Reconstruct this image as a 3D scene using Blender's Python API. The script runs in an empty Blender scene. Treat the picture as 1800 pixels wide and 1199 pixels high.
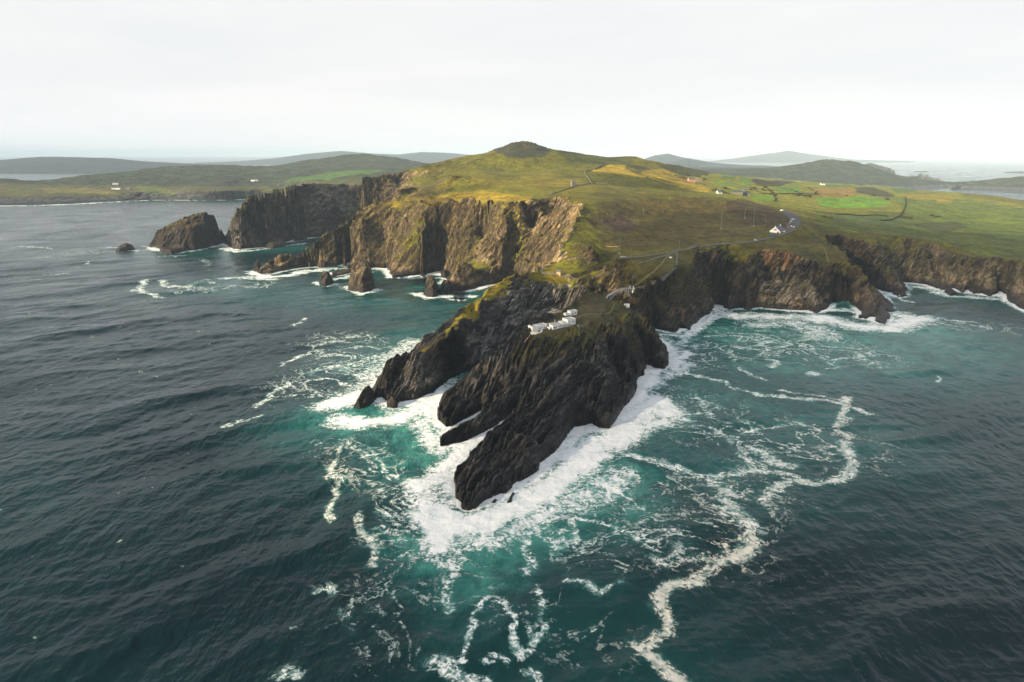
import bpy, bmesh, math, random, time
import numpy as np
from mathutils import Vector, Matrix
T0 = time.time()
C = bpy.context.scene
# ------------------------------------------------------------------ camera, sky, sun, exposure
CAMZ = 190.0
PITCH = math.radians(15.3)
F = 1200.0
cam_d = bpy.data.cameras.new('camera'); cam = bpy.data.objects.new('camera', cam_d)
C.collection.objects.link(cam); C.camera = cam
cam_d.sensor_width = 36; cam_d.lens = 24
cam_d.clip_start = 1; cam_d.clip_end = 120000
cam.location = (0, 0, CAMZ); cam.rotation_euler = (math.pi / 2 - PITCH, 0, 0)
C.view_settings.view_transform = 'Standard'; C.view_settings.look = 'None'
C.view_settings.exposure = 0.98; C.view_settings.gamma = 1.0
C.view_settings.use_curve_mapping = False
C.render.engine = 'CYCLES'
C.cycles.max_bounces = 6; C.cycles.diffuse_bounces = 2; C.cycles.glossy_bounces = 2
C.cycles.volume_bounces = 1; C.cycles.transparent_max_bounces = 8
C.cycles.use_denoising = True
SUN_ELEV = math.radians(19.0)
SUN_BEHIND = math.radians(32.0)          # the sun stands left of the view and this far behind it
sdir = Vector((-math.cos(SUN_ELEV) * math.cos(SUN_BEHIND), -math.cos(SUN_ELEV) * math.sin(SUN_BEHIND), math.sin(SUN_ELEV)))
sl = bpy.data.lights.new('sun', 'SUN'); sl.energy = 5.0; sl.angle = math.radians(0.6); sl.color = (1.0, 0.82, 0.56)
so = bpy.data.objects.new('sun', sl); C.collection.objects.link(so)
so.rotation_euler = sdir.to_track_quat('Z', 'Y').to_euler()
so.location = (-3000, -1500, 1500)

def mknode(nt, typ, **kw):
    n = nt.nodes.new(typ)
    for k, v in kw.items():
        if k == 'ins':
            for kk, vv in v.items():
                n.inputs[kk].default_value = vv
        else:
            setattr(n, k, v)
    return n

W = bpy.data.worlds.new('World'); C.world = W; W.use_nodes = True
nt = W.node_tree; nt.nodes.clear(); L = nt.links.new
out = mknode(nt, 'ShaderNodeOutputWorld'); bg = mknode(nt, 'ShaderNodeBackground')
sky = mknode(nt, 'ShaderNodeTexSky', sky_type='NISHITA', sun_disc=False, sun_elevation=SUN_ELEV,
             sun_rotation=math.atan2(sdir.x, sdir.y), air_density=1.0, dust_density=1.5, ozone_density=1.0, altitude=100)
sks = mknode(nt, 'ShaderNodeMix', data_type='RGBA', blend_type='MULTIPLY', ins={0: 1.0}); sks.inputs[7].default_value = (0.07, 0.07, 0.07, 1)
L(sky.outputs[0], sks.inputs[6])
tc = mknode(nt, 'ShaderNodeTexCoord'); mp = mknode(nt, 'ShaderNodeMapping'); mp.inputs['Scale'].default_value = (1.2, 1.2, 9.0)
L(tc.outputs['Generated'], mp.inputs[0])
n1 = mknode(nt, 'ShaderNodeTexNoise', ins={'Scale': 1.6, 'Detail': 7.0, 'Roughness': 0.55, 'Distortion': 0.4}); L(mp.outputs[0], n1.inputs['Vector'])
cr = mknode(nt, 'ShaderNodeValToRGB'); cr.color_ramp.elements[0].position = 0.36; cr.color_ramp.elements[1].position = 0.66
cr.color_ramp.elements[0].color = (0.458, 0.466, 0.472, 1); cr.color_ramp.elements[1].color = (0.500, 0.496, 0.490, 1)
L(n1.outputs[0], cr.inputs[0])
# the overcast thins towards the zenith
sep = mknode(nt, 'ShaderNodeSeparateXYZ'); L(tc.outputs['Generated'], sep.inputs[0])
mr = mknode(nt, 'ShaderNodeMapRange', ins={1: 0.20, 2: 0.60, 3: 0.97, 4: 0.46}); L(sep.outputs[2], mr.inputs[0])
mxs = mknode(nt, 'ShaderNodeMix', data_type='RGBA'); L(mr.outputs[0], mxs.inputs[0]); L(sks.outputs[2], mxs.inputs[6]); L(cr.outputs[0], mxs.inputs[7])
glow = mknode(nt, 'ShaderNodeMapRange', ins={1: -0.02, 2: 0.09, 3: 1.10, 4: 1.0}); L(sep.outputs[2], glow.inputs[0])   # the overcast is brightest low down
L(glow.outputs[0], bg.inputs[1]); L(mxs.outputs[2], bg.inputs[0])
L(bg.outputs[0], out.inputs[0])

# ------------------------------------------------------------------ helpers
CP, SP = math.cos(PITCH), math.sin(PITCH)
def px(u, v, z=0.0):
    """point of the place that photograph pixel (u, v) shows when it lies at height z"""
    dx = (u - 900) / F; dy = (600 - v) / F
    fy = CP + dy * SP; fz = -SP + dy * CP
    k = (z - CAMZ) / fz
    return (dx * k, fy * k, z)
def pts(lst):
    """(u, v, z) traced points and ('w', x, y, z) points -> world"""
    r = []
    for p in lst:
        if p[0] == 'd':                                   # (u, v) at forward distance y
            _, u, v, y = p; dx = (u - 900) / F; dy = (600 - v) / F; k = y / (CP + dy * SP)
            r.append((dx * k, y, CAMZ + (-SP + dy * CP) * k))
        else: r.append((p[1], p[2], p[3]) if p[0] == 'w' else px(*p))
    return r

def hash2(ix, iy, seed):
    h = (ix.astype(np.int64) * 374761393 + iy.astype(np.int64) * 668265263 + seed * 974634777) & 0xffffffff
    h = ((h ^ (h >> 13)) * 1274126177) & 0xffffffff
    return (h ^ (h >> 16)) & 0xffffffff
_g = np.array([(math.cos(a), math.sin(a)) for a in np.arange(256) * 2 * math.pi / 256], dtype=np.float32)
def perlin(x, y, seed=0):
    x0 = np.floor(x); y0 = np.floor(y)
    fx = (x - x0).astype(np.float32); fy = (y - y0).astype(np.float32)
    x0 = x0.astype(np.int64); y0 = y0.astype(np.int64)
    ux = fx * fx * fx * (fx * (fx * 6 - 15) + 10); uy = fy * fy * fy * (fy * (fy * 6 - 15) + 10)
    def g(ix, iy, dx, dy):
        gg = _g[hash2(ix, iy, seed) & 255]
        return gg[..., 0] * dx + gg[..., 1] * dy
    a = g(x0, y0, fx, fy); b = g(x0 + 1, y0, fx - 1, fy)
    c = g(x0, y0 + 1, fx, fy - 1); d = g(x0 + 1, y0 + 1, fx - 1, fy - 1)
    top = a + ux * (b - a); bot = c + ux * (d - c)
    return (top + uy * (bot - top)) * 1.5
def fbm(x, y, scale, octs=4, seed=0, gain=0.5, ridged=False):
    r = 0; amp = 1.0; f = 1.0 / scale; tot = 0
    for o in range(octs):
        n = perlin(x * f + 13.7 * o, y * f + 7.1 * o, seed + o)
        if ridged: n = 1 - 2 * np.abs(n)
        r = r + n * amp; tot += amp; amp *= gain; f *= 2.03
    return r / tot
def sstep(x, a, b):
    t = np.clip((x - a) / (b - a), 0, 1); return t * t * (3 - 2 * t)

# ------------------------------------------------------------------ the land: a log-polar height grid from surveyed lines
DS = 0.0016
S0, S1 = -1.0, 1.0
TT0, TT1 = math.log(300.0), math.log(7600.0)
NS = int((S1 - S0) / DS) + 1; NT = int((TT1 - TT0) / DS) + 1
def togrid(x, y, n=1):
    return ((x / y) - S0) / DS / n, (np.log(y) - TT0) / DS / n

def fill_poly(P, n=1):
    """even-odd mask of a world polygon on the grid (n = coarseness)"""
    ns, nt_ = (NS + n - 1) // n, (NT + n - 1) // n
    P = np.array([(p[0], p[1]) for p in P]); Q = []
    for i in range(len(P)):                      # subdivide so straight edges stay straight in the warped grid
        a = P[i]; b = P[(i + 1) % len(P)]
        m = max(2, int(np.hypot(*(b - a)) / 12) + 1)
        for k in range(m): Q.append(a + (b - a) * k / m)
    Q = np.array(Q); Q[:, 1] = np.maximum(Q[:, 1], 50)
    gx, gy = togrid(Q[:, 0], Q[:, 1], n)
    mask = np.zeros((nt_, ns), bool)
    gx2 = np.roll(gx, -1); gy2 = np.roll(gy, -1)
    rows = [[] for _ in range(nt_)]
    for a, b, c, d in zip(gx, gy, gx2, gy2):
        if b == d: continue
        if b > d: a, b, c, d = c, d, a, b
        for r in range(max(0, math.ceil(b)), min(nt_ - 1, math.ceil(d) - 1) + 1):
            rows[r].append(a + (c - a) * (r - b) / (d - b))
    for r, xs in enumerate(rows):
        xs.sort()
        for k in range(0, len(xs) - 1, 2):
            i0 = max(0, math.ceil(xs[k])); i1 = min(ns - 1, math.floor(xs[k + 1]))
            if i1 >= i0: mask[r, i0:i1 + 1] = True
    return mask
def smooth_line(P, closed=False):
    return P

# ---- coast polygons (z = 0), traced along the waterline and closed behind the visible land
coast_main = pts([
 # far shore of the left bay, west to east
 ('w',-9000,2500,0), (-200,366,0), (0,362,0),(60,361,0),(130,359,0),(170,356,0),(240,353,0),(280,352,0),(330,352,0),(395,352,0),(440,350,0),
 ('w',-1000,3000,0),('w',-850,2800,0),('w',-760,2400,0),('w',-700,2050,0),('w',-640,1800,0),('w',-620,1650,0),
 ('w',-612,1560,0),('w',-612,1500,0),(398,428,0),(402,433,0),(412,437,0),(425,438,0),(438,436,0),(450,435,0),(465,430,0),(480,428,0),(500,424,0),(510,420,0),(535,418,0),(560,417,0),
 ('w',-440,1655,0),('w',-390,1690,0),('w',-335,1690,0),('w',-285,1640,0),('w',-262,1560,0),('w',-270,1490,0),('w',-300,1420,0),
 ('w',-318,1350,0),('w',-335,1290,0),('w',-360,1240,0),('w',-390,1190,0),('w',-412,1150,0),
 (458,476,0),(463,481,0),(480,482,0),(492,478,0),(503,476,0),(520,471,0),(535,468,0),(552,463,0),(563,470,0),(580,469,0),(600,464,0),(618,459,0),
 (622,464,0),(612,473,0),(590,482,0),(586,487,0),(602,484,0),(620,478,0),(640,472,0),(660,470,0),(682,470,0),
 (686,480,0),(690,486,0),(705,487,0),(722,484,0),(735,483,0),(750,481,0),(765,479,0),(775,477,0),(782,486,0),(790,484,0),
 (786,496,0),(790,508,0),(806,514,0),(822,512,0),(842,508,0),(858,502,0),(872,498,0),(884,494,0),(896,492,0),
 ('w',25,1045,0),('w',52,1010,0),('w',50,960,0),('w',30,900,0),('w',18,850,0),('w',8,805,0),('w',-12,775,0),
 ('w',-30,745,0),('w',-52,700,0),('w',-66,655,0),('w',-80,612,0),('w',-92,580,0),('w',-106,556,0),('w',-117,535,0),
 (656,690,0),(663,702,0),(672,700,0),(680,706,0),(686,716,0),(694,716,0),(702,708,0),(716,706,0),(735,703,0),(748,696,0),(762,692,0),(772,682,0),(790,670,0),(800,664,0),
 ('w',-40,588,0),('w',-16,610,0),('w',4,638,0),('w',14,662,0),('w',24,664,0),('w',26,645,0),('w',12,615,0),('w',-4,590,0),('w',-18,572,0),('w',-26,560,0),
 (820,678,0),(806,686,0),(790,698,0),(776,708,0),(772,722,0),(770,736,0),(778,744,0),(786,752,0),(794,751,0),(808,742,0),(828,731,0),(848,719,0),
 (850,726,0),(846,735,0),(828,747,0),(810,759,0),(792,769,0),(782,776,0),(774,784,0),(784,783,0),(800,779,0),(820,774,0),(845,763,0),(869,751,0),(888,739,0),(904,729,0),(913,728,0),
 (900,743,0),(886,753,0),(874,763,0),(861,777,0),(845,789,0),(826,807,0),(814,820,0),(806,832,0),(800,846,0),(804,858,0),(803,876,0),(811,884,0),(813,896,0),(824,898,0),(836,894,0),
 (850,882,0),(862,878,0),(876,870,0),(890,868,0),(908,850,0),(926,842,0),(945,828,0),(948,815,0),(971,797,0),(984,784,0),(996,768,0),(1010,750,0),(1026,746,0),(1040,742,0),(1052,750,0),(1070,752,0),
 (1084,733,0),(1094,717,0),(1112,701,0),(1120,681,0),(1114,668,0),(1132,660,0),(1134,642,0),(1150,645,0),(1166,650,0),(1174,640,0),(1172,625,0),
 ('w',150,660,0),('w',152,690,0),('w',140,708,0),('w',124,712,0),('w',112,716,0),('w',100,730,0),('w',86,748,0),('w',90,757,0),('w',106,748,0),('w',120,737,0),('w',134,738,0),('w',148,742,0),
 (1153,577,0),(1168,583,0),(1185,586,0),(1195,577,0),(1213,580,0),(1219,570,0),(1227,565,0),(1237,557,0),(1252,550,0),(1258,538,0),(1268,531,0),(1275,540,0),(1287,545,0),(1297,542,0),(1307,540,0),(1320,547,0),(1327,540,0),(1353,542,0),(1387,545,0),(1420,545,0),
 (1432,551,0),(1440,553,0),(1446,546,0),(1455,539,0),(1465,528,0),(1480,526,0),(1495,535,0),(1505,540,0),(1512,548,0),(1507,560,0),(1516,558,0),(1522,561,0),(1530,556,0),(1541,558,0),(1547,567,0),(1556,569,0),(1562,572,0),(1564,556,0),(1556,545,0),(1570,549,0),(1578,547,0),(1560,531,0),(1546,519,0),(1538,511,0),
 ('w',512,1010,0),('w',497,1050,0),('w',506,1058,0),('w',528,1020,0),
 (1553,511,0),(1573,515,0),(1586,524,0),(1599,522,0),(1593,512,0),(1584,498,0),(1600,497,0),(1613,498,0),(1638,501,0),(1647,510,0),(1662,511,0),(1675,507,0),(1689,514,0),(1700,508,0),(1711,514,0),(1730,516,0),(1744,521,0),(1756,512,0),(1771,518,0),(1780,532,0),(1791,541,0),(1805,546,0),(1840,556,0),(1900,560,0),
 ('w',1100,900,0),('w',1500,1000,0),('w',2600,1500,0),('w',2900,2100,0),
 # shore of the bay behind the right plateau, then the far side of it
 ('w',2600,2400,0),('w',2200,2650,0),('w',1950,2950,0),('w',1900,3300,0),('w',2060,3560,0),(1665,331.5,0),(1700,334,0),(1742,337.5,0),(1800,341.5,0),(1850,345,0),('w',4200,3400,0),
 ('w',9000,3600,0),('w',9000,5200,0),('w',3700,5200,0),('w',3200,4650,0),('w',2950,4500,0),('w',2720,4700,0),('w',2900,5300,0),('w',3300,6200,0),('w',3600,7600,0),('w',3600,9500,0),
 ('w',-2700,9500,0),('w',-2700,6000,0),('w',-2400,4900,0),('w',-2600,4300,0),('w',-3000,3900,0),('w',-9000,3900,0)])
# back-bay land right of the channel
isles = []
islet_a = pts([(1690,329,0),(1740,332,0),(1800,336,0)])

# ---- spot-height lines inside the land
lines = []
def ln(*a): lines.append(pts(a))
# left headland cliff edge
ln((402,412,22),(408,398,42),(416,380,66),(428,360,90),(440,346,103),(460,340,110),(480,335,114),(500,330,118),(520,327,120),(560,324,120),(620,325,116),(660,324,118),(690,322,119))
ln(('w',-590,1520,60),('w',-575,1600,90),('w',-570,1700,105),('w',-590,1850,90))
ln(('d',640,312,1700),('d',700,305,1750),('d',745,292,1800),('d',790,280,1850),('d',830,273,1900),('d',862,268.5,1960),('d',872,264,1990))
ln(('d',872,264,1990),('d',885,256,2000),('d',900,251,2000),('d',920,248,2000),('d',938,250,2000),('d',950,254,2005),('d',965,262,2020),('d',1010,268,2080),('d',1060,276.5,2200),('d',1090,276,2250),('d',1115,275,2300),('d',1150,284,2350),('d',1200,293,2400),('d',1250,305,2450),('d',1300,310,2500),('d',1330,314,2550))
ln(('d',865,274,1850),('d',885,271,1860),('d',920,272,1860),('d',960,272,1880))
ln(('d',900,262,2180),('d',940,262,2180))
ln((690,322,119),(700,328,112),(712,334,110),(730,345,112))
# middle headland crest and the big cliff edge
ln((463,476,6),(480,458,14),(500,452,21),(520,446,25),(540,434,34),(545,430,38),(570,418,48),(585,408,57),(600,395,69),(620,380,83),(640,368,93),(660,360,100),(700,353,107),(735,352,109))
ln((735,352,109),(748,356,110),(757,362,107),(770,358,111),(800,353,115),(830,351,118),(860,354,118),(900,358,116),(920,357,117),(932,352,119),(945,348,121),(985,345,123),(1008,348,122),(1018,352,121),(1026,360,117),(1024,372,110),(1012,395,98),(1002,410,90),(990,425,83),(984,436,79),(980,452,70),(974,463,64))
ln((1018,352,121),('w',95,1090,122),('w',70,1075,118))
for ribs in ([(748,372,1165),(746,400,1120),(742,440,1108),(738,468,1108)],[(768,372,1222),(768,400,1212),(768,440,1200),(772,463,1180)],[(805,365,1152),(815,400,1128),(825,440,1092),(838,462,1075)],
 [(845,372,1148),(850,410,1128),(856,450,1108)],[(885,368,1080),(890,400,1066),(882,450,1055),(876,476,1052)],[(925,375,1115),(930,410,1105),(935,440,1090)],[(948,366,1096),(955,395,1070)],[(975,365,1142),(982,385,1128),(975,410,1100)],
 [(688,368,1262),(698,400,1212),(692,430,1192),(690,458,1182)],[(724,375,1190),(720,400,1172),(712,440,1136),(706,470,1122)],[(560,432,1184),(566,450,1178)],[(540,444,1192),(545,456,1190)],[(600,408,1212),(606,440,1190)],[(640,382,1238),(640,410,1212),(650,440,1196)],[(668,378,1268),(672,410,1246),(676,440,1220)],[(620,398,1238),(622,430,1222)],
 [(806,478,995),(820,463,1010),(835,474,1012),(860,476,1025),(885,476,1045)],[(800,490,990),(812,482,1000)],
 [(470,352,1475),(462,390,1462),(450,425,1452)],[(500,352,1560),(492,390,1540),(484,415,1505)],[(530,345,1590),(524,380,1570),(518,410,1560)],[(590,345,1690),(575,385,1655)],[(650,345,1770),(630,380,1730)]):
    lines.append(pts([('d', *q) for q in ribs]))
# gully inner edge + lit buttress
ln((985,430,81),(1000,424,85),(1020,424,86),(1034,432,82),(1042,446,74),(1045,458,66),(1050,470,55))
ln((960,482,59),(975,480,60),(992,482,58),(1010,487,55),(1022,492,53),(1040,500,49),(1058,512,46),(1068,522,44),(1078,530,42),(1100,537,38),(1120,552,30),(1140,566,18))
ln((974,463,64),(958,472,61),(940,482,61),(920,485,62),(900,489,62))
# foot of the buttress above the neck
ln((1000,482,59),(1020,480,58),(1038,483,54))
# left promontory rim
ln((900,489,62),(880,500,60),(863,509,57),(840,527,52),(820,539,49.5),(803,550,47),(790,562,44),(784,571,42),(770,590,38),(750,602,34),(728,615,30),(709,632,25),(691,646,21),(675,662,15),(667,669,12),(664,683,6))
ln((819,557,46),(810,573,42),(802,588,38.5),(778,603,35),(757,618,30),(738,634,25),(722,652,19))
ln((905,497,59),(866,520,53),(846,538,49),(830,556,40))
# headwall of the cove
ln((935,492,57),(970,492,55),(1000,498,50),(1020,502,50),(1035,510,49))
ln(('w',18,700,24),('w',40,722,30),('w',60,722,28),('w',62,700,26))
# station island crest
ln((1045,515,50),(1035,522,50),(1022,530,50),(1008,538,50),(992,548,50),(975,556,50),(955,565,49),(940,572,48),(930,580,47),(918,596,43),(905,608,40),(890,615,37),(875,622,34),(860,640,27),(840,655,21),(822,668,16),(800,688,12),(785,704,9))
ln((1068,524,44),(1065,540,46),(1055,556,47),(1035,570,47),(1010,578,47),(985,582,46),(960,590,44),(940,600,42))
ln((1110,548,38),(1125,565,34),(1140,580,28),(1155,595,21),(1160,612,13))
ln((1080,570,42),(1090,590,36),(1100,605,31),(1115,625,20),(1122,645,12))
ln((1040,600,36),(1050,630,28),(1068,655,22),(1075,690,14),(1060,720,8))
ln((960,620,35),(955,650,28),(935,665,25),(910,690,16),(893,708,11),(870,726,7),(845,746,4.2),(818,763,2.4),(795,774,1.4))
ln((1000,640,30),(1000,670,24),(980,690,22),(960,710,19),(930,735,16),(905,755,14),(880,775,11),(860,800,9),(845,825,7),(835,850,5),(825,872,3.2))
ln((1134,646,1),(1128,622,8),(1118,600,20))
ln((1115,668,2),(1096,650,9),(1086,628,18))
ln((850,718,2),(880,700,8),(905,680,15))
ln((842,668,2),(870,660,9),(900,640,20))
ln((1010,690,20),(1000,720,16),(975,745,13),(950,775,7.5),(925,805,5.5),(900,835,4),(875,855,2.8))
# mainland behind the gorge
ln((1062,500,40),(1080,498,42),(1095,500,44),(1108,508,45),(1122,518,40),(1140,531,27),(1153,536,25),(1170,529,28),(1187,524,31),(1203,516,33),(1212,503,39),(1217,483,50),(1219,460,61),(1222,442,67),(1237,440,67.5),(1253,444,66),(1262,452,62),(1280,457,59.5),(1296,461,57),(1308,472,50),(1318,482,42))
ln((1322,468,52),(1314,455,59),(1314,449,61),(1322,440,65),(1333,437,67),(1353,440,65.5),(1370,443,64),(1395,452,57.5),(1415,457,54),(1433,462,51),(1450,470,45),(1467,478,40),(1482,484,36),(1496,488,33),(1510,491,30),(1524,505,22),(1535,525,12),(1540,545,5))
ln((1513,484,36),(1511,478,39.5),(1503,470,43),(1496,464,45),(1489,452,51),(1482,444,55),(1470,436,58),(1460,429,61),(1455,422,64),(1454,417,67),(1464,414,68),(1476,413,67),(1496,420,62),(1516,427,58),(1530,432,55),(1538,434,54),(1543,428,58),(1544,420,62),(1543,414,64),(1567,414,63),(1600,418,60),(1622,421,57),(1667,427,53),(1678,438,47),(1690,447,43),(1722,456,39),(1744,458,40),(1775,460,42),(1800,462,42),(1850,470,40),(1900,476,40))
ln((1516,427,58),(1524,440,49),(1532,455,39),(1542,472,27),(1564,484,20),(1580,494,12),(1590,510,5))
# rockfall
ln((1335,492,30),(1360,492,31),(1385,490,32),(1410,498,27),(1430,508,22))
ln((1345,525,10),(1380,528,10),(1415,530,9),(1440,536,6))
# mainland grass
ln((1110,508,45),(1150,500,50),(1188,473,60),(1188,442,70))
ln((1085,456,69),(1130,452,69),(1188,441,71),(1240,432,71),(1290,427,73),(1325,422,75),(1355,413,78),(1382,408,80),(1400,402,82),(1405,390,85),(1390,378,90),(1376,372,93))
ln((1060,470,62),(1085,480,58),(1110,490,52))
ln((1060,440,72.3),(1100,430,75.8),(1150,420,79),(1200,415,79.5),(1260,410,80),(1320,405,81))
ln((1050,400,91),(1100,385,96.5),(1150,380,96.5),(1200,378,96.5),(1260,378,95.5),(1320,380,93.5),(1350,385,90))
ln((1040,360,116),(1100,345,121),(1160,342,121),(1230,345,118),(1290,355,110),(1340,370,98),(1370,385,90))
ln((800,340,121),(850,330,128),(920,330,129),(1000,330,131),(1050,328,132))
ln((800,310,148),(900,300,152),(980,298,155),(1040,298,156),(1100,305,148),(1160,315,136))
ln((700,335,120),(760,325,128))
# valley and fields right of the hill
ln((1090,322,133),(1150,330,125),(1200,335,118),(1260,345,109))
ln((1210,318,117),(1260,328,105),(1300,335,96),(1345,345,90),(1400,352,82))
ln((1350,325,95),(1400,327,84),(1450,324.5,79),(1500,326,76),('d',1560,331.5,2750),('d',1620,335,2650),('d',1697,339.5,2500),('d',1754,346.5,2350),('d',1800,354.5,2200),('d',1900,372,2000))
ln((1430,390,77),(1500,400,68),(1560,398,62),(1620,402,54),(1700,420,47),(1800,441,43),(1900,460,40))
ln((1450,370,79),(1520,362,66),(1600,370,58),(1700,385,40),(1800,405,32),(1900,425,30))
ln((1420,345,84),(1500,345,68),(1600,347,60),(1700,362,46),(1800,375,38))
# far land left
ln(('w',-4200,3300,40),(-100,338,32),(0,338,33),(120,338,32),(230,339,32),(300,337,33),(390,337,36),(470,332,42),(520,328,50))
ln(('d',-100,318,3500),('d',0,316,3500),('d',30,318,3550),('d',80,322,3450),('d',140,312,3700),('d',200,305,4100),('d',300,294,4500),('d',390,291,4700),('d',440,292,4800),('d',480,296,4800),('d',530,285,4900),('d',580,277,5000),('d',640,271,5000),('d',700,278,5000),('d',745,289,4900),('d',800,300,4800))
ln((200,325,50),(300,325,52),(430,325,52),(560,318,80),(640,306,105))
ln((400,310,75),(500,312,76),(600,300,100),(700,300,110))
# far land right
ln(('d',1345,318,3900),('d',1360,303,4300),('d',1400,291,4500),('d',1440,283,4600),('d',1465,282,4600),('d',1500,286,4600),('d',1540,296,4500),('d',1570,310,4300),('d',1590,322,4100))
ln(('d',1500,292,6000),('d',1530,288,6000),('d',1560,294,6000),('d',1575,300,5900))
ln(('d',1590,308,5200),('d',1620,305,5200),('d',1650,312,4900),('d',1665,322,4500))
ln(('d',1150,300,5500),('d',1250,296,6000),('d',1350,296,6300))
ln(('d',1674,326.5,3900),('d',1700,322,4000),('d',1725,319,4050),('d',1754,313.8,4100),('d',1800,311,4100),('d',1900,309,4100))

def solve_membrane():
    H = None
    for n in (32, 16, 8, 4, 2, 1):
        ns, nt_ = (NS + n - 1) // n, (NT + n - 1) // n
        land = fill_poly(coast_main, n)
        fix = ~land
        val = np.full((nt_, ns), -7.0, np.float32)
        cnt = np.zeros((nt_, ns), np.float32); acc = np.zeros((nt_, ns), np.float32)
        def raster(P, closed=False):
            P = np.array(P); m = len(P)
            for i in range(m if closed else m - 1):
                a = P[i]; b = P[(i + 1) % m]
                d = np.hypot(b[0] - a[0], b[1] - a[1]); step = DS * n * max(300, min(a[1], b[1])) * 0.5
                k = np.linspace(0, 1, max(2, int(d / step) + 1))[:, None]
                q = a + (b - a) * k
                gx, gy = togrid(q[:, 0], np.maximum(q[:, 1], 100), n)
                ix = np.round(gx).astype(int); iy = np.round(gy).astype(int)
                ok = (ix >= 0) & (ix < ns) & (iy >= 0) & (iy < nt_)
                np.add.at(cnt, (iy[ok], ix[ok]), 1); np.add.at(acc, (iy[ok], ix[ok]), q[ok, 2])
        for l in lines: raster(l)
        m = (cnt > 0)
        val[m] = acc[m] / cnt[m]; fix = fix | m
        if n <= 4:
            cnt[:] = 0; acc[:] = 0
            raster([(p[0], p[1], 0.5) for p in coast_main], True)
            m2 = (cnt > 0) & ~m; val[m2] = 0.5; fix |= m2
        if H is None: H = np.full((nt_, ns), 50.0, np.float32)
        else:
            ys = np.clip((np.arange(nt_) / 2), 0, H.shape[0] - 1.001); xs = np.clip((np.arange(ns) / 2), 0, H.shape[1] - 1.001)
            y0 = ys.astype(int); x0 = xs.astype(int); fy = (ys - y0)[:, None].astype(np.float32); fx = (xs - x0)[None].astype(np.float32)
            A = H[y0] * (1 - fy) + H[y0 + 1] * fy
            H = A[:, x0] * (1 - fx) + A[:, x0 + 1] * fx
        H[fix] = val[fix]
        its = {32: 900, 16: 400, 8: 250, 4: 120, 2: 60, 1: 30}[n]
        free = ~fix
        for _ in range(its):
            P = np.pad(H, 1, mode='edge')
            N = (P[:-2, 1:-1] + P[2:, 1:-1] + P[1:-1, :-2] + P[1:-1, 2:]) * 0.25
            H = np.where(free, H + (N - H) * (1.0), H)
    return H, land
def blur(A, r, it=2):
    for _ in range(it):
        for ax in (0, 1):
            P = np.pad(A, [(r + 1, r) if a == ax else (0, 0) for a in (0, 1)], mode='edge')
            S = np.cumsum(P, axis=ax, dtype=np.float64)
            n = A.shape[ax]
            A = ((S[2 * r + 1:2 * r + 1 + n] - S[:n]) if ax == 0 else (S[:, 2 * r + 1:2 * r + 1 + n] - S[:, :n])) / (2 * r + 1)
            A = A.astype(np.float32)
    return A
HB, LANDM = solve_membrane()
print('membrane', time.time() - T0)
def samp(A, gx, gy):
    gx = np.clip(gx, 0, NS - 1.001); gy = np.clip(gy, 0, NT - 1.001)
    x0 = gx.astype(np.int32); y0 = gy.astype(np.int32); fx = (gx - x0).astype(np.float32); fy = (gy - y0).astype(np.float32)
    a = A[y0, x0]; b = A[y0, x0 + 1]; c = A[y0 + 1, x0]; d = A[y0 + 1, x0 + 1]
    t = a + (b - a) * fx; s = c + (d - c) * fx
    return t + (s - t) * fy
gyy, gxx = np.mgrid[0:NT, 0:NS]
GY = np.exp(TT0 + gyy * DS).astype(np.float32); GX = ((S0 + gxx * DS) * GY).astype(np.float32)
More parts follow.
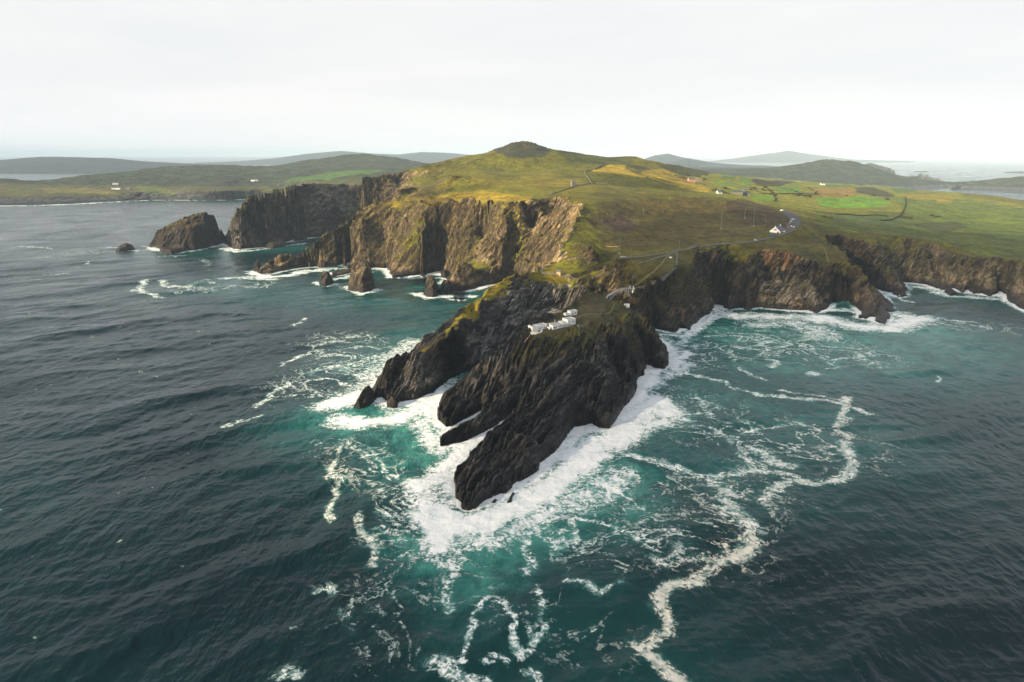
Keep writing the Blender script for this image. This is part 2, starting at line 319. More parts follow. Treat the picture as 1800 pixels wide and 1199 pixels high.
# detail grows with distance so that near rock is finest
far = np.clip(GY / 1000.0, 0.55, 4.0)
STR = (-0.454, -0.891)                                             # strike of the rock beds
def bedcoords(x, y):
    wob = 9 * fbm(x, y, 140, 2, 5)
    a = x * STR[1] - y * STR[0] + wob; l = x * STR[0] + y * STR[1]
    return a, l
def terrain_height(x, y, gx=None, gy=None):
    """full height at world x, y"""
    f = np.clip(y / 900.0, 0.6, 3.5); near = sstep(y, 900, 620)
    a, l = bedcoords(x, y)
    w1 = fbm(x, y, 46, 4, 11, 0.6); w2 = fbm(x, y, 46, 4, 31, 0.6)
    # gullies and buttresses: look the base form up a little aside
    g0x, g0y = togrid(x, np.maximum(y, 301)); h0 = samp(HBS, g0x, g0y)
    w3 = fbm(a + 1.1 * h0, l * 0.35 + 0.5 * h0, 11, 4, 51, 0.55, ridged=True)       # tilted beds cutting the faces
    w4 = fbm(h0 * 1.1 + 0.3 * a, l * 0.22 + a * 0.15, 17, 4, 57, 0.55)                # ledges
    w5 = fbm(x, y, 95, 3, 59, 0.5)
    isl = near * sstep(x, -130, -90) * sstep(x, 175, 150)
    wk_ = 1 - 0.62 * isl * sstep(h0, 16, 5)
    wx = (7.5 * w1 + 2.6 * w3 + 3.0 * w4 + 7.0 * w5) * f; wy = (7.5 * w2 + 2.6 * w3 + 5.0 * w4 - 6.0 * w5) * f
    calm = (1 - 0.8 * sstep(y, 2300, 3000)) * wk_; wx = wx * calm; wy = wy * calm
    wx = wx * (1 - 0.45 * near); wy = wy * (1 - 0.45 * near)
    g1x, g1y = togrid(x + wx, np.maximum(y + wy, 301))
    h = samp(HBS, g1x, g1y)
    e = 2.0 * f
    slp = samp(SLOPE, g1x, g1y)
    rock = sstep(slp, 0.35, 0.85)
    low = sstep(h, 26, 12) * sstep(h, -3, 1)
    rk = np.maximum(rock, 0.9 * low)
    isl = near * sstep(x, -130, -90) * sstep(x, 175, 150)
    rk = np.maximum(rk, isl * sstep(slp, 0.15, 0.45))
    # tilted beds: saw-tooth ribs along the strike
    at = a + (0.9 - 1.02 * isl) * h
    s1 = at / 8.5 + 0.5 * fbm(x, y, 30, 2, 71); s1 = s1 - np.floor(s1)
    saw = np.where(s1 < 0.78, s1 / 0.78, (1 - s1) / 0.22)
    s2 = at / 3.1 + 0.8 * fbm(x, y, 14, 2, 72); s2 = s2 - np.floor(s2)
    saw2 = np.where(s2 < 0.7, s2 / 0.7, (1 - s2) / 0.3)
    ml = sstep(fbm(a, l * 0.3, 40, 2, 91), -0.5, 0.3)
    s0 = at / 19.0 + 0.5 * fbm(x, y, 60, 2, 70); s0 = s0 - np.floor(s0)
    saw0 = np.where(s0 < 0.7, s0 / 0.7, (1 - s0) / 0.3)
    damp = sstep(y, 4200, 2400) * (1 - 0.5 * sstep(y, 1200, 2000))
    near_k = 1 + 1.1 * isl
    bn = samp(BENCH, g1x, g1y); rk = rk * (1 - 0.85 * bn)
    h = h + isl * rk * sstep(h, -2, 2) * sstep(h, 14, 5) * 4.5 * fbm(a, l * 0.14, 6, 4, 95, 0.6, True)
    h = h + rk * damp * near_k * f ** 0.5 * (4.2 * (saw0 - 0.5) * sstep(h, 2, 22) + 3.8 * (saw - 0.5) * ml * (0.4 + 0.6 * sstep(h, 0, 14)) + (1.3 + 0.8 * isl) * (saw2 - 0.5) + 3.0 * fbm(at, l * 0.22, 13, 5, 77, 0.6, True) + 4.5 * fbm(x, y, 30, 5, 78, 0.55) * sstep(h, 0, 12))
    # soft ground relief on the grass
    hi = sstep(y, 2700, 3600)
    g = (1 - rock) * sstep(h, 6, 30)
    h = h + samp(CARVE, g0x, g0y) * sstep(h, -1, 3)
    h = h + g * (2.2 * fbm(x, y, 90, 4, 101, 0.5) + hi * (11 * fbm(x, y, 330, 5, 111, 0.6) + 7 * fbm(x, y, 110, 4, 115, 0.6, True)))
    return h, rk, slp
CARVE = np.zeros((NT, NS), np.float32)
HBS = HB
BENCH = np.zeros((NT, NS), np.float32)
for poly in ([(900,487,62),(840,525,52),(803,549,47),(783,571,42),(768,590,38),(728,615,30),(735,632,26),(778,603,35),(802,588,38),(819,557,46),(850,535,50),(905,500,60)], [(925,590,46),(945,570,49),(1000,541,50),(1045,514,50),(1085,530,42),(1115,560,36),(1095,585,38),(1030,592,42),(960,602,40)],
             [(940,482,61),(975,480,60),(1015,488,54),(1000,496,54),(950,490,59)]):
    BENCH = np.maximum(BENCH, blur(fill_poly(pts(poly)).astype(np.float32), 5, 2))
BENCH = np.clip(BENCH * (0.95 + 0.9 * fbm(GX, GY, 24, 3, 97)), 0, 1)
SLOPE = np.hypot(np.gradient(HB, axis=1) / DS / GY, np.gradient(HB, axis=0) / DS / GY).astype(np.float32)
SLOPE = blur(SLOPE, 2, 2)
HF = np.empty((NT, NS), np.float32); RK = np.empty((NT, NS), np.float32)
for r0 in range(0, NT, 200):
    sl_ = slice(r0, min(NT, r0 + 200))
    h, rk, _ = terrain_height(GX[sl_], GY[sl_])
    HF[sl_] = h; RK[sl_] = rk
print('height grid', time.time() - T0, NS, NT)

def height(x, y):
    gx, gy = togrid(np.asarray(x, float), np.asarray(y, float)); return samp(HF, np.atleast_1d(gx), np.atleast_1d(gy))
def ground(x, y): return float(height(x, y)[0])
def hit(u, v, lift=0.0):
    """where photograph pixel (u, v) meets the land or the sea"""
    dx = (u - 900) / F; dy = (600 - v) / F
    fy = CP + dy * SP; fz = -SP + dy * CP
    k = np.arange(300, 7000, 0.6) / fy
    z = CAMZ + fz * k; hh = np.maximum(height(dx * k, fy * k), 0) + lift
    b = np.nonzero(z <= hh)[0]
    i = b[0] if len(b) else len(k) - 1
    return Vector((dx * k[i], fy * k[i], max(hh[i] - lift, 0)))

# clefts between the rock slabs, surveyed on the first surface and then cut into it
CLEFTS = [([(884,683),(872,695),(860,710)],5,2.6),([(941,689),(932,704),(908,722),(884,738)],5,2.4),([(968,713),(944,728),(920,746),(896,767),(872,782),(845,800)],4.5,2.0),
 ([(995,740),(968,758),(935,782),(902,806),(869,824),(839,848),(821,863)],4.0,1.8),([(950,821),(920,830),(884,848),(860,866)],3.0,1.6),([(938,659),(926,680),(908,701),(890,722),(877,734)],4.5,2.2),
 ([(1004,638),(980,659),(956,680),(936,691)],4.5,2.4),([(1028,659),(1010,686),(986,707),(962,722),(940,738)],5,2.3),([(1058,680),(1040,704),(1016,722),(998,740)],5,2.4),([(1094,672),(1076,701),(1064,728)],5,2.6),
 ([(1072,605),(1079,625),(1080,645),(1095,664)],12,5),([(1122,588),(1132,606),(1136,620),(1137,640)],14,5.5),([(900,640),(880,655),(855,672),(835,690)],3.5,2.2),([(925,660),(900,680),(880,700)],3.5,2.0),([(870,640),(845,665)],3,2.0),
 ([(1000,770),(975,778),(950,795),(930,812)],3,1.6),([(880,765),(855,790),(835,812),(818,835)],2.6,1.4),([(905,745),(885,765)],2.6,1.5),([(1050,625),(1035,640),(1015,665)],4,2.4),([(980,625),(960,640),(948,655)],3,2),([(1105,640),(1095,655)],4,2.5),
 ([(1020,745),(990,752)],3,1.8),([(810,700),(795,715),(788,735)],3,1.8),([(835,690),(820,705),(812,725)],3,1.8),
 ([(719,632),(705,655),(693,671),(686,688)],5,2.6),([(789,611),(784,632),(791,653)],4.5,3.0),([(756,640),(745,660),(742,680)],3,2.2),([(830,575),(815,610),(812,640)],3,2.6),([(860,550),(850,590),(845,630)],3.5,3),([(890,520),(885,560),(880,600)],3.5,3),([(930,505),(925,540),(920,570)],3.5,3),([(965,500),(970,530)],3.5,2.4),([(1000,502),(990,530)],3,2.2),
 ([(1150,540),(1165,560)],4,3),([(1185,530),(1195,560)],4,3),([(1215,500),(1228,540)],5,4),([(1238,450),(1250,490),(1256,530)],9,7),([(1290,470),(1300,520)],5,4),([(1345,460),(1350,490)],6,5),([(1375,460),(1380,490)],6,5),([(1415,470),(1440,510),(1450,530)],6,5),([(1475,500),(1487,528)],8,6),
 ([(1600,430),(1590,480)],6,5),([(1640,440),(1650,490)],6,6),([(1725,465),(1722,505)],9,6),([(1765,470),(1762,510)],8,7)]
for line, dep, wid in CLEFTS:
    P = [hit(u, v) for u, v in line]
    for a, b in zip(P[:-1], P[1:]):
        m = wid * 4; c0, r0 = togrid(min(a.x, b.x) - m, min(a.y, b.y) - m); r0 = max(0, int(r0)); r1 = min(NT, int(togrid(0, max(a.y, b.y) + m)[1]) + 2)
        X_ = GX[r0:r1]; Y_ = GY[r0:r1]; sel = (X_ > min(a.x, b.x) - m) & (X_ < max(a.x, b.x) + m); i_ = np.nonzero(sel)
        if not len(i_[0]): continue
        xx = X_[i_] + 2.2 * wid / 3 * fbm(X_[i_], Y_[i_], 12, 2, 131); yy = Y_[i_]; dx, dy = b.x - a.x, b.y - a.y
        t = np.clip(((xx - a.x) * dx + (yy - a.y) * dy) / (dx * dx + dy * dy + 1e-6), 0, 1); d_ = np.hypot(xx - a.x - t * dx, yy - a.y - t * dy)
        c_ = -dep * np.exp(-(d_ / wid) ** 2) + 0.42 * dep * np.exp(-((d_ - 2.3 * wid) / wid) ** 2)
        old = CARVE[r0:r1][i_]; CARVE[r0:r1][i_] = np.where(np.abs(c_) > np.abs(old), c_, old)
HF = HF + CARVE * sstep(HF, -1, 3)
# ------------------------------------------------------------------ mesh writing
def link(name, me, mat=None, parent=None):
    o = bpy.data.objects.new(name, me); C.collection.objects.link(o)
    if mat: me.materials.append(mat)
    if parent: o.parent = parent
    return o
def grid_mesh(name, X, Y, Z, keep=None, attrs=None, mat=None, colors=None):
    nr, nc = X.shape
    idx = np.arange(nr * nc).reshape(nr, nc)
    q = np.stack([idx[:-1, :-1], idx[:-1, 1:], idx[1:, 1:], idx[1:, :-1]], -1).reshape(-1, 4)
    if keep is not None: q = q[keep.reshape(-1)]
    used = np.zeros(nr * nc, bool); used[q.ravel()] = True
    remap = np.cumsum(used) - 1
    q = remap[q]
    co = np.stack([X, Y, Z], -1).reshape(-1, 3)[used].astype(np.float32)
    me = bpy.data.meshes.new(name)
    me.vertices.add(len(co)); me.vertices.foreach_set('co', co.ravel())
    me.loops.add(q.size); me.loops.foreach_set('vertex_index', q.ravel().astype(np.int32))
    me.polygons.add(len(q)); me.polygons.foreach_set('loop_start', np.arange(0, q.size, 4, dtype=np.int32))
    try: me.polygons.foreach_set('loop_total', np.full(len(q), 4, np.int32))
    except Exception: pass
    me.polygons.foreach_set('use_smooth', np.ones(len(q), bool))
    me.update(calc_edges=True)
    for k, v in (attrs or {}).items():
        a = me.attributes.new(k, 'FLOAT', 'POINT'); a.data.foreach_set('value', v.reshape(-1)[used].astype(np.float32))
    for k, v in (colors or {}).items():
        a = me.attributes.new(k, 'FLOAT_COLOR', 'POINT')
        vv = np.concatenate([v.reshape(-1, 3)[used], np.ones((used.sum(), 1))], 1).astype(np.float32)
        a.data.foreach_set('color', vv.ravel())
    o = link(name, me, mat)
    print(name, len(co), 'verts', time.time() - T0)
    return o
# ------------------------------------------------------------------ materials
MATS = {}
def newmat(name):
    m = bpy.data.materials.new(name); m.use_nodes = True; m.node_tree.nodes.clear(); MATS[name] = m
    return m, m.node_tree
def plain(name, col, rough=0.7, metal=0.0, nscale=0.0, namt=0.25, spec=0.4):
    """one surface with a little dirt noise"""
    m, nt = newmat(name); L = nt.links.new
    o = mknode(nt, 'ShaderNodeOutputMaterial'); b = mknode(nt, 'ShaderNodeBsdfPrincipled')
    b.inputs['Roughness'].default_value = rough; b.inputs['Metallic'].default_value = metal
    b.inputs['Specular IOR Level'].default_value = spec
    if nscale:
        t = mknode(nt, 'ShaderNodeTexCoord'); n = mknode(nt, 'ShaderNodeTexNoise', ins={'Scale': nscale, 'Detail': 5.0, 'Roughness': 0.6})
        L(t.outputs['Object'], n.inputs['Vector'])
        r = mknode(nt, 'ShaderNodeMapRange', ins={1: 0.3, 2: 0.7, 3: 1 - namt, 4: 1 + namt}); L(n.outputs[0], r.inputs[0])
        x = mknode(nt, 'ShaderNodeMix', data_type='RGBA', blend_type='MULTIPLY', ins={0: 1.0}); x.inputs[6].default_value = (*col, 1)
        L(r.outputs[0], x.inputs[7]); L(x.outputs[2], b.inputs['Base Color'])
    else: b.inputs['Base Color'].default_value = (*col, 1)
    L(b.outputs[0], o.inputs[0])
    return m

def math_(nt, op, a, b=None, c=None, clamp=False):
    n = mknode(nt, 'ShaderNodeMath', operation=op); n.use_clamp = clamp
    for i, v in enumerate((a, b, c)):
        if v is None: continue
        if isinstance(v, (int, float)): n.inputs[i].default_value = v
        else: nt.links.new(v, n.inputs[i])
    return n.outputs[0]
def mixc(nt, f, a, b, blend='MIX'):
    n = mknode(nt, 'ShaderNodeMix', data_type='RGBA', blend_type=blend)
    for i, v in ((0, f), (6, a), (7, b)):
        if isinstance(v, (int, float)): n.inputs[i].default_value = v
        elif isinstance(v, tuple): n.inputs[i].default_value = (*v, 1)
        else: nt.links.new(v, n.inputs[i])
    return n.outputs[2]
def maprange(nt, v, a, b, c=0.0, d=1.0, smooth=False):
    n = mknode(nt, 'ShaderNodeMapRange', ins={1: a, 2: b, 3: c, 4: d})
    if smooth: n.interpolation_type = 'SMOOTHSTEP'
    nt.links.new(v, n.inputs[0]); return n.outputs[0]
def noise(nt, vec, scale, detail=5.0, rough=0.55, dist=0.0, typ='FBM'):
    n = mknode(nt, 'ShaderNodeTexNoise', ins={'Scale': scale, 'Detail': detail, 'Roughness': rough, 'Distortion': dist})
    nt.links.new(vec, n.inputs['Vector']); return n.outputs[0]

def land_material(name, grass=True):
    m, nt = newmat(name); L = nt.links.new
    o = mknode(nt, 'ShaderNodeOutputMaterial'); b = mknode(nt, 'ShaderNodeBsdfPrincipled')
    geo = mknode(nt, 'ShaderNodeNewGeometry'); pos = geo.outputs['Position']
    sp = mknode(nt, 'ShaderNodeSeparateXYZ'); L(pos, sp.inputs[0]); z = sp.outputs[2]
    # bedded coordinates: thin across the beds, long along them
    rot = mknode(nt, 'ShaderNodeMapping', vector_type='POINT'); L(pos, rot.inputs[0])
    wv = mknode(nt, 'ShaderNodeTexNoise', ins={'Scale': 0.012, 'Detail': 3.0}); L(pos, wv.inputs['Vector'])
    wvm = mknode(nt, 'ShaderNodeVectorMath', operation='MULTIPLY_ADD'); L(wv.outputs['Color'], wvm.inputs[0]); wvm.inputs[1].default_value = (30, 30, 30); L(pos, wvm.inputs[2])
    L(wvm.outputs[0], rot.inputs[0])
    rot.inputs['Rotation'].default_value = (0, 0, math.radians(27.0))
    dip = mknode(nt, 'ShaderNodeMapping', vector_type='POINT'); L(rot.outputs[0], dip.inputs[0]); dip.inputs['Rotation'].default_value = (0, math.radians(-20), 0)
    sc = mknode(nt, 'ShaderNodeMapping', vector_type='POINT'); L(dip.outputs[0], sc.inputs[0]); sc.inputs['Scale'].default_value = (1.0, 0.12, 0.16)
    bed = noise(nt, sc.outputs[0], 0.16, 6.0, 0.62, 0.8)
    bedf = noise(nt, sc.outputs[0], 0.75, 5.0, 0.6, 0.4)
    blot = noise(nt, pos, 0.035, 5.0, 0.6)
    fine = noise(nt, pos, 0.45, 6.0, 0.65)
    rc = mknode(nt, 'ShaderNodeAttribute', attribute_name='rockcol'); gc = mknode(nt, 'ShaderNodeAttribute', attribute_name='grasscol')
    va = mknode(nt, 'ShaderNodeAttribute', attribute_name='veg')
    # rock
    k = maprange(nt, bed, 0.36, 0.64, 0.36, 1.70)
    k2 = maprange(nt, bedf, 0.38, 0.62, 0.50, 1.50)
    k3 = maprange(nt, blot, 0.35, 0.7, 0.78, 1.25)
    kk = math_(nt, 'MULTIPLY', math_(nt, 'MULTIPLY', k, k2), k3)
    rock = mixc(nt, 1.0, rc.outputs['Color'], kk, 'MULTIPLY')
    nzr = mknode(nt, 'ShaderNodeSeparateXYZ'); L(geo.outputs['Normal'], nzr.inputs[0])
    ledge_light = maprange(nt, math_(nt, 'ADD', nzr.outputs[2], math_(nt, 'MULTIPLY', math_(nt, 'SUBTRACT', fine, 0.5), 0.5)), 0.25, 0.80, 0.58, 2.0, True)     # light on up-facing rock and shade on steep faces, put into the colour
    rock = mixc(nt, 1.0, rock, ledge_light, 'MULTIPLY')
    crack = maprange(nt, math_(nt, 'ABSOLUTE', math_(nt, 'SUBTRACT', noise(nt, sc.outputs[0], 0.30, 5.0, 0.55, 1.0), 0.5)), 0.0, 0.035, 0.30, 1.0)
    rock = mixc(nt, 1.0, rock, crack, 'MULTIPLY')
    rust = maprange(nt, noise(nt, pos, 0.06, 4.0, 0.6, 0.5), 0.52, 0.72, 0.0, 0.55)
    rock = mixc(nt, rust, rock, mixc(nt, 1.0, rock, (1.5, 1.12, 0.7), 'MULTIPLY'))
    pale = maprange(nt, noise(nt, sc.outputs[0], 0.4, 6.0, 0.7, 1.5), 0.60, 0.68, 0.0, 0.6)
    rock = mixc(nt, pale, rock, mixc(nt, 1.0, rock, (1.9, 1.85, 1.75), 'MULTIPLY'))
    # wet foot of the rock
    wet = maprange(nt, math_(nt, 'ADD', z, math_(nt, 'MULTIPLY', fine, -8.0)), -1.0, 6.0, 1.0, 0.0, True)
    rock = mixc(nt, math_(nt, 'MULTIPLY', wet, 0.72), rock, (0.010, 0.009, 0.008))
    # grass
    g1 = noise(nt, pos, 0.02, 6.0, 0.6); g2 = noise(nt, pos, 0.11, 6.0, 0.7)
    gk = math_(nt, 'MULTIPLY', maprange(nt, g1, 0.32, 0.68, 0.62, 1.35), maprange(nt, g2, 0.34, 0.66, 0.50, 1.48))
    gr = mixc(nt, 1.0, gc.outputs['Color'], gk, 'MULTIPLY')
    dry = maprange(nt, noise(nt, pos, 0.035, 7.0, 0.68, 0.6), 0.50, 0.66, 0.0, 0.55)
    gr = mixc(nt, dry, gr, mixc(nt, 1.0, gr, (1.35, 1.0, 0.62), 'MULTIPLY'))
    tuft = maprange(nt, noise(nt, pos, 0.35, 4.0, 0.7), 0.56, 0.66, 0.0, 0.6)
    gr = mixc(nt, tuft, gr, mixc(nt, 1.0, gr, (0.55, 0.6, 0.5), 'MULTIPLY'))
    # where grass holds: on gentle ground, broken up by noise
    nz = mknode(nt, 'ShaderNodeSeparateXYZ'); L(geo.outputs['Normal'], nz.inputs[0])
    hold = math_(nt, 'ADD', nz.outputs[2], math_(nt, 'MULTIPLY', math_(nt, 'SUBTRACT', g2, 0.5), 0.55))
    hold = math_(nt, 'ADD', hold, math_(nt, 'MULTIPLY', math_(nt, 'SUBTRACT', va.outputs['Fac'], 0.5), 0.7))
    gm = maprange(nt, hold, 0.74, 0.86, 0.0, 1.0, True)
    col = mixc(nt, gm, rock, gr)
    L(col, b.inputs['Base Color'])
    L(maprange(nt, wet, 0, 1, 0.95, 0.42), b.inputs['Roughness']); b.inputs['Specular IOR Level'].default_value = 0.25
    # relief
    hgt = math_(nt, 'ADD', math_(nt, 'ADD', math_(nt, 'MULTIPLY', bed, 6.5), math_(nt, 'MULTIPLY', noise(nt, pos, 0.12, 5.0, 0.6), 1.6)), math_(nt, 'ADD', math_(nt, 'MULTIPLY', bedf, 2.2), math_(nt, 'MULTIPLY', fine, 1.0)))
    hg = math_(nt, 'ADD', math_(nt, 'MULTIPLY', g2, 1.2), math_(nt, 'MULTIPLY', fine, 0.5))
    hm = mknode(nt, 'ShaderNodeMix', data_type='FLOAT'); L(gm, hm.inputs[0]); L(hgt, hm.inputs[2]); L(hg, hm.inputs[3])
    bp = mknode(nt, 'ShaderNodeBump', ins={'Strength': 0.9, 'Distance': 1.0}); L(hm.outputs[0], bp.inputs['Height'])
    L(bp.outputs[0], b.inputs['Normal'])
    L(b.outputs[0], o.inputs[0])
    return m
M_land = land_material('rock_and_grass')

# ------------------------------------------------------------------ ground colours by place (in the land grid)
GRASS = np.zeros((NT, NS, 3), np.float32); ROCK = np.zeros((NT, NS, 3), np.float32)
def blend(A, mask, col):
    m = mask[..., None]; A[:] = A * (1 - m) + np.array(col, np.float32) * m
GRASS[:] = (0.128, 0.128, 0.010)
n_a = fbm(GX, GY, 260, 4, 201); n_b = fbm(GX, GY, 90, 4, 211); n_c = fbm(GX, GY, 900, 3, 221)
blend(GRASS, sstep(n_a, -0.1, 0.45) * 0.8, (0.20, 0.165, 0.016))
blend(GRASS, sstep(n_b, 0.05, 0.4) * 0.5, (0.060, 0.068, 0.016))
moor = sstep(GY, 2500, 3300)
blend(GRASS, moor * 0.92, (0.024, 0.038, 0.029))
blend(GRASS, moor * sstep(n_b, 0.02, 0.25) * 0.6, (0.075, 0.09, 0.07))
blend(GRASS, moor * sstep(n_a, 0.05, 0.35) * 0.5, (0.05, 0.075, 0.03))
ROCK[:] = (0.128, 0.096, 0.054)
blend(ROCK, sstep(GY, 760, 600) * sstep(GX, 175, 150), (0.036, 0.0325, 0.0295))
blend(ROCK, sstep(GX, 120, 160) * sstep(GY, 1300, 1200), (0.060, 0.046, 0.031))
blend(GRASS, sstep(GX, 90, 150) * sstep(GY, 1350, 1200), (0.098, 0.092, 0.011))
blend(ROCK, sstep(GX, -330, -430) * sstep(GY, 1250, 1350), (0.115, 0.098, 0.088))
blend(ROCK, sstep(GY, 2300, 2600), (0.055, 0.055, 0.055))
def paint(poly, col, amt=1.0, soft=2, rag=0.6, A=None):
    P = [tuple(hit(u, v)) for (u, v) in poly]
    m = blur(fill_poly(P).astype(np.float32), soft, 2)
    m = sstep(m + rag * 0.5 * n_fine, 0.35, 0.65) if rag else m
    blend(GRASS if A is None else A, m * amt, col)
n_fine = fbm(GX, GY, 22, 3, 231)
BRIGHT = (0.13, 0.26, 0.014); MID = (0.085, 0.145, 0.022); YEL = (0.40, 0.29, 0.025); OCH = (0.24, 0.16, 0.03); DARK = (0.045, 0.042, 0.018); HEATH = (0.078, 0.060, 0.018)
# the whole fertile valley, then its fields
paint([(1140,300),(1200,300),(1330,312),(1450,322),(1600,330),(1700,345),(1800,362),(1800,400),(1700,385),(1580,372),(1440,372),(1340,360),(1260,345),(1200,330)], (0.19, 0.20, 0.018), 0.85, 5)
paint([(1430,372),(1580,374),(1700,388),(1810,415),(1810,470),(1680,430),(1560,412),(1440,400)], (0.092, 0.118, 0.014), 0.85, 6)
paint([(1560,345),(1700,350),(1810,370),(1810,430),(1700,400),(1600,380)], (0.10, 0.150, 0.018), 0.8, 6)
paint([(1450,378),(1520,378),(1620,392),(1660,400),(1560,398),(1470,388)], (0.06, 0.10, 0.03), 0.7, 4)
paint([(1600,395),(1680,388),(1700,400),(1660,410)], DARK, 0.6, 3)
paint([(1433,350),(1484,343),(1550,349),(1572,362),(1498,367),(1447,365)], BRIGHT, 1, 1, 0.2)
paint([(1320,348),(1328,343),(1360,344),(1357,353),(1325,352)], BRIGHT, 1, 1, 0.3)
paint([(1362,330),(1408,326),(1405,339),(1368,340)], (0.11, 0.20, 0.02), 1, 1, 0.3)
paint([(1300,311),(1325,316),(1317,328),(1300,328)], (0.11, 0.19, 0.02), 1, 1, 0.3)
paint([(1256,322),(1316,320),(1315,327),(1260,327)], (0.13, 0.20, 0.02), 1, 1, 0.3)
paint([(1270,310),(1295,311),(1292,316),(1268,316)], MID, 1, 1, 0.3)
paint([(1555,331),(1598,331),(1612,338),(1572,339)], MID, 1, 1, 0.2)
paint([(1447,326),(1496,325),(1496,330),(1453,330)], MID, 1, 1, 0.2)
paint([(1584,342),(1672,343),(1674,356),(1643,359),(1649,352),(1592,349)], (0.24, 0.20, 0.02), 1, 2, 0.4)
paint([(1425,333),(1498,329),(1504,342),(1484,349),(1433,345)], OCH, 0.9, 2, 0.4)
paint([(1501,331),(1535,329),(1572,345),(1564,348),(1507,339)], DARK, 0.9, 2, 0.6)
paint([(1320,318),(1365,315),(1413,322),(1365,329),(1331,326)], DARK, 0.95, 2, 0.6)
paint([(1040,302),(1067,291),(1098,291),(1101,298),(1137,314),(1106,308)], YEL, 1, 2, 0.4)
paint([(1126,297),(1177,298),(1251,333),(1242,339),(1140,314)], YEL, 0.75, 2, 0.9)
paint([(1190,310),(1225,312),(1245,320),(1205,322)], (0.26, 0.13, 0.05), 0.8, 2, 0.9)
paint([(1100,290),(1130,292),(1150,300),(1120,300)], DARK, 0.8, 2, 0.9)
paint([(1165,292),(1220,297),(1260,306),(1230,312),(1180,303)], (0.05, 0.058, 0.02), 0.85, 3, 0.8)
paint([(985,268),(1115,273),(1160,284),(1110,290),(1050,290),(1000,285)], (0.06, 0.075, 0.02), 0.7, 4, 0.8)
# heather slope in front
paint([(1030,385),(1080,350),(1230,346),(1300,360),(1392,386),(1385,402),(1330,415),(1240,428),(1120,445),(1060,430)], HEATH, 0.75, 9, 1.2)
paint([(1060,385),(1100,380),(1120,400),(1080,412)], (0.055, 0.032, 0.028), 0.8, 4, 0.9)
paint([(1300,345),(1392,386),(1380,400),(1310,395),(1270,370)], (0.055, 0.040, 0.018), 0.75, 7, 1.0)
paint([(1050,432),(1130,450),(1185,445),(1240,436),(1222,450),(1215,505),(1150,530),(1100,505),(1060,470)], (0.075, 0.066, 0.016), 0.85, 4, 0.6)
paint([(1240,436),(1330,425),(1420,415),(1460,420),(1500,470),(1470,480),(1400,450),(1320,440)], (0.080, 0.070, 0.016), 0.85, 4, 0.6)
# knob of rock on the summit
paint([(870,272),(885,256),(920,247),(945,250),(970,264),(960,276),(920,280)], (0.045, 0.048, 0.03), 0.95, 3, 0.7)
# yellow rims
paint([(600,402),(640,372),(700,350),(760,345),(850,335),(930,345),(940,358),(860,358),(760,368),(700,360)], (0.27, 0.205, 0.016), 0.85, 4, 0.6)
paint([(700,660),(770,600),(815,555),(900,485),(960,470),(1010,486),(910,500),(850,535),(828,570),(790,625),(760,640)], (0.20, 0.165, 0.016), 0.95, 3, 0.5)
# top of the station rock
paint([(870,660),(925,575),(1045,510),(1110,540),(1165,600),(1130,650),(1000,680),(920,690)], (0.070, 0.058, 0.022), 0.98, 4, 0.4)
paint([(930,590),(1010,575),(1060,590),(1040,610),(950,612)], (0.070, 0.070, 0.018), 0.8, 4, 0.9)
paint([(1060,520),(1105,535),(1140,575),(1080,560)], (0.085, 0.078, 0.016), 0.8, 3, 0.5)
# far land
paint([(239,328),(267,328),(311,342),(250,345)], (0.10, 0.17, 0.03), 0.9, 1, 0.4)
paint([(69,332),(156,331),(205,341),(83,339)], (0.19, 0.17, 0.05), 0.8, 1, 0.5)
paint([(-20,322),(120,326),(470,328),(700,318),(700,326),(470,338),(200,338),(-20,338)], (0.12, 0.11, 0.035), 0.5, 3, 0.8)
paint([(494,321),(598,302),(672,299),(655,305),(581,319)], (0.08, 0.16, 0.03), 0.9, 1, 0.4)
paint([(560,330),(620,312),(740,296),(800,285),(840,300),(740,320),(690,325)], (0.12, 0.115, 0.018), 0.8, 3, 0.6)
def paint3(poly, col, amt, soft):
    m = blur(fill_poly(pts(poly)).astype(np.float32), soft, 2); m = sstep(m + 0.3 * n_fine, 0.3, 0.7); blend(ROCK, m * amt, col)
# greyer rock on the left ridge lightened to stand for ambient light, ochre faces and pale scree in the right bay, sunlight painted on the buttress face
paint3([(905,492,60),(1010,492,53),(1040,515,49),(1000,545,47),(930,590,20),(850,655,5),(800,664,1),(760,640,15),(790,605,35),(830,560,44)], (0.095,0.089,0.082), 0.95, 5)
paint3([(700,650,22),(760,640,18),(800,664,1),(740,703,1),(700,700,2)], (0.095,0.086,0.072), 0.7, 5)
paint3([(1320,438,66),(1395,450,58),(1415,475,40),(1390,492,30),(1345,490,30)], (0.15,0.090,0.045), 0.9, 4)
paint3([(1330,495,30),(1425,500,25),(1440,545,1),(1345,545,1)], (0.130,0.108,0.080), 0.8, 4)
paint3([(1430,470,45),(1510,490,33),(1530,530,8),(1470,530,2)], (0.105,0.078,0.045), 0.85, 5)
paint3([(1545,415,63),(1800,462,42),(1800,520,8),(1640,500,2),(1570,480,20)], (0.095,0.076,0.046), 0.9, 8)
paint3([(960,430,70),(1045,440,75),(1045,485,50),(965,480,58)], (0.22,0.165,0.09), 0.9, 4)
paint([(392,412),(412,370),(440,344),(460,350),(434,388),(412,414)], (0.15, 0.12, 0.02), 0.9, 3, 0.6)
print('painted', time.time() - T0)

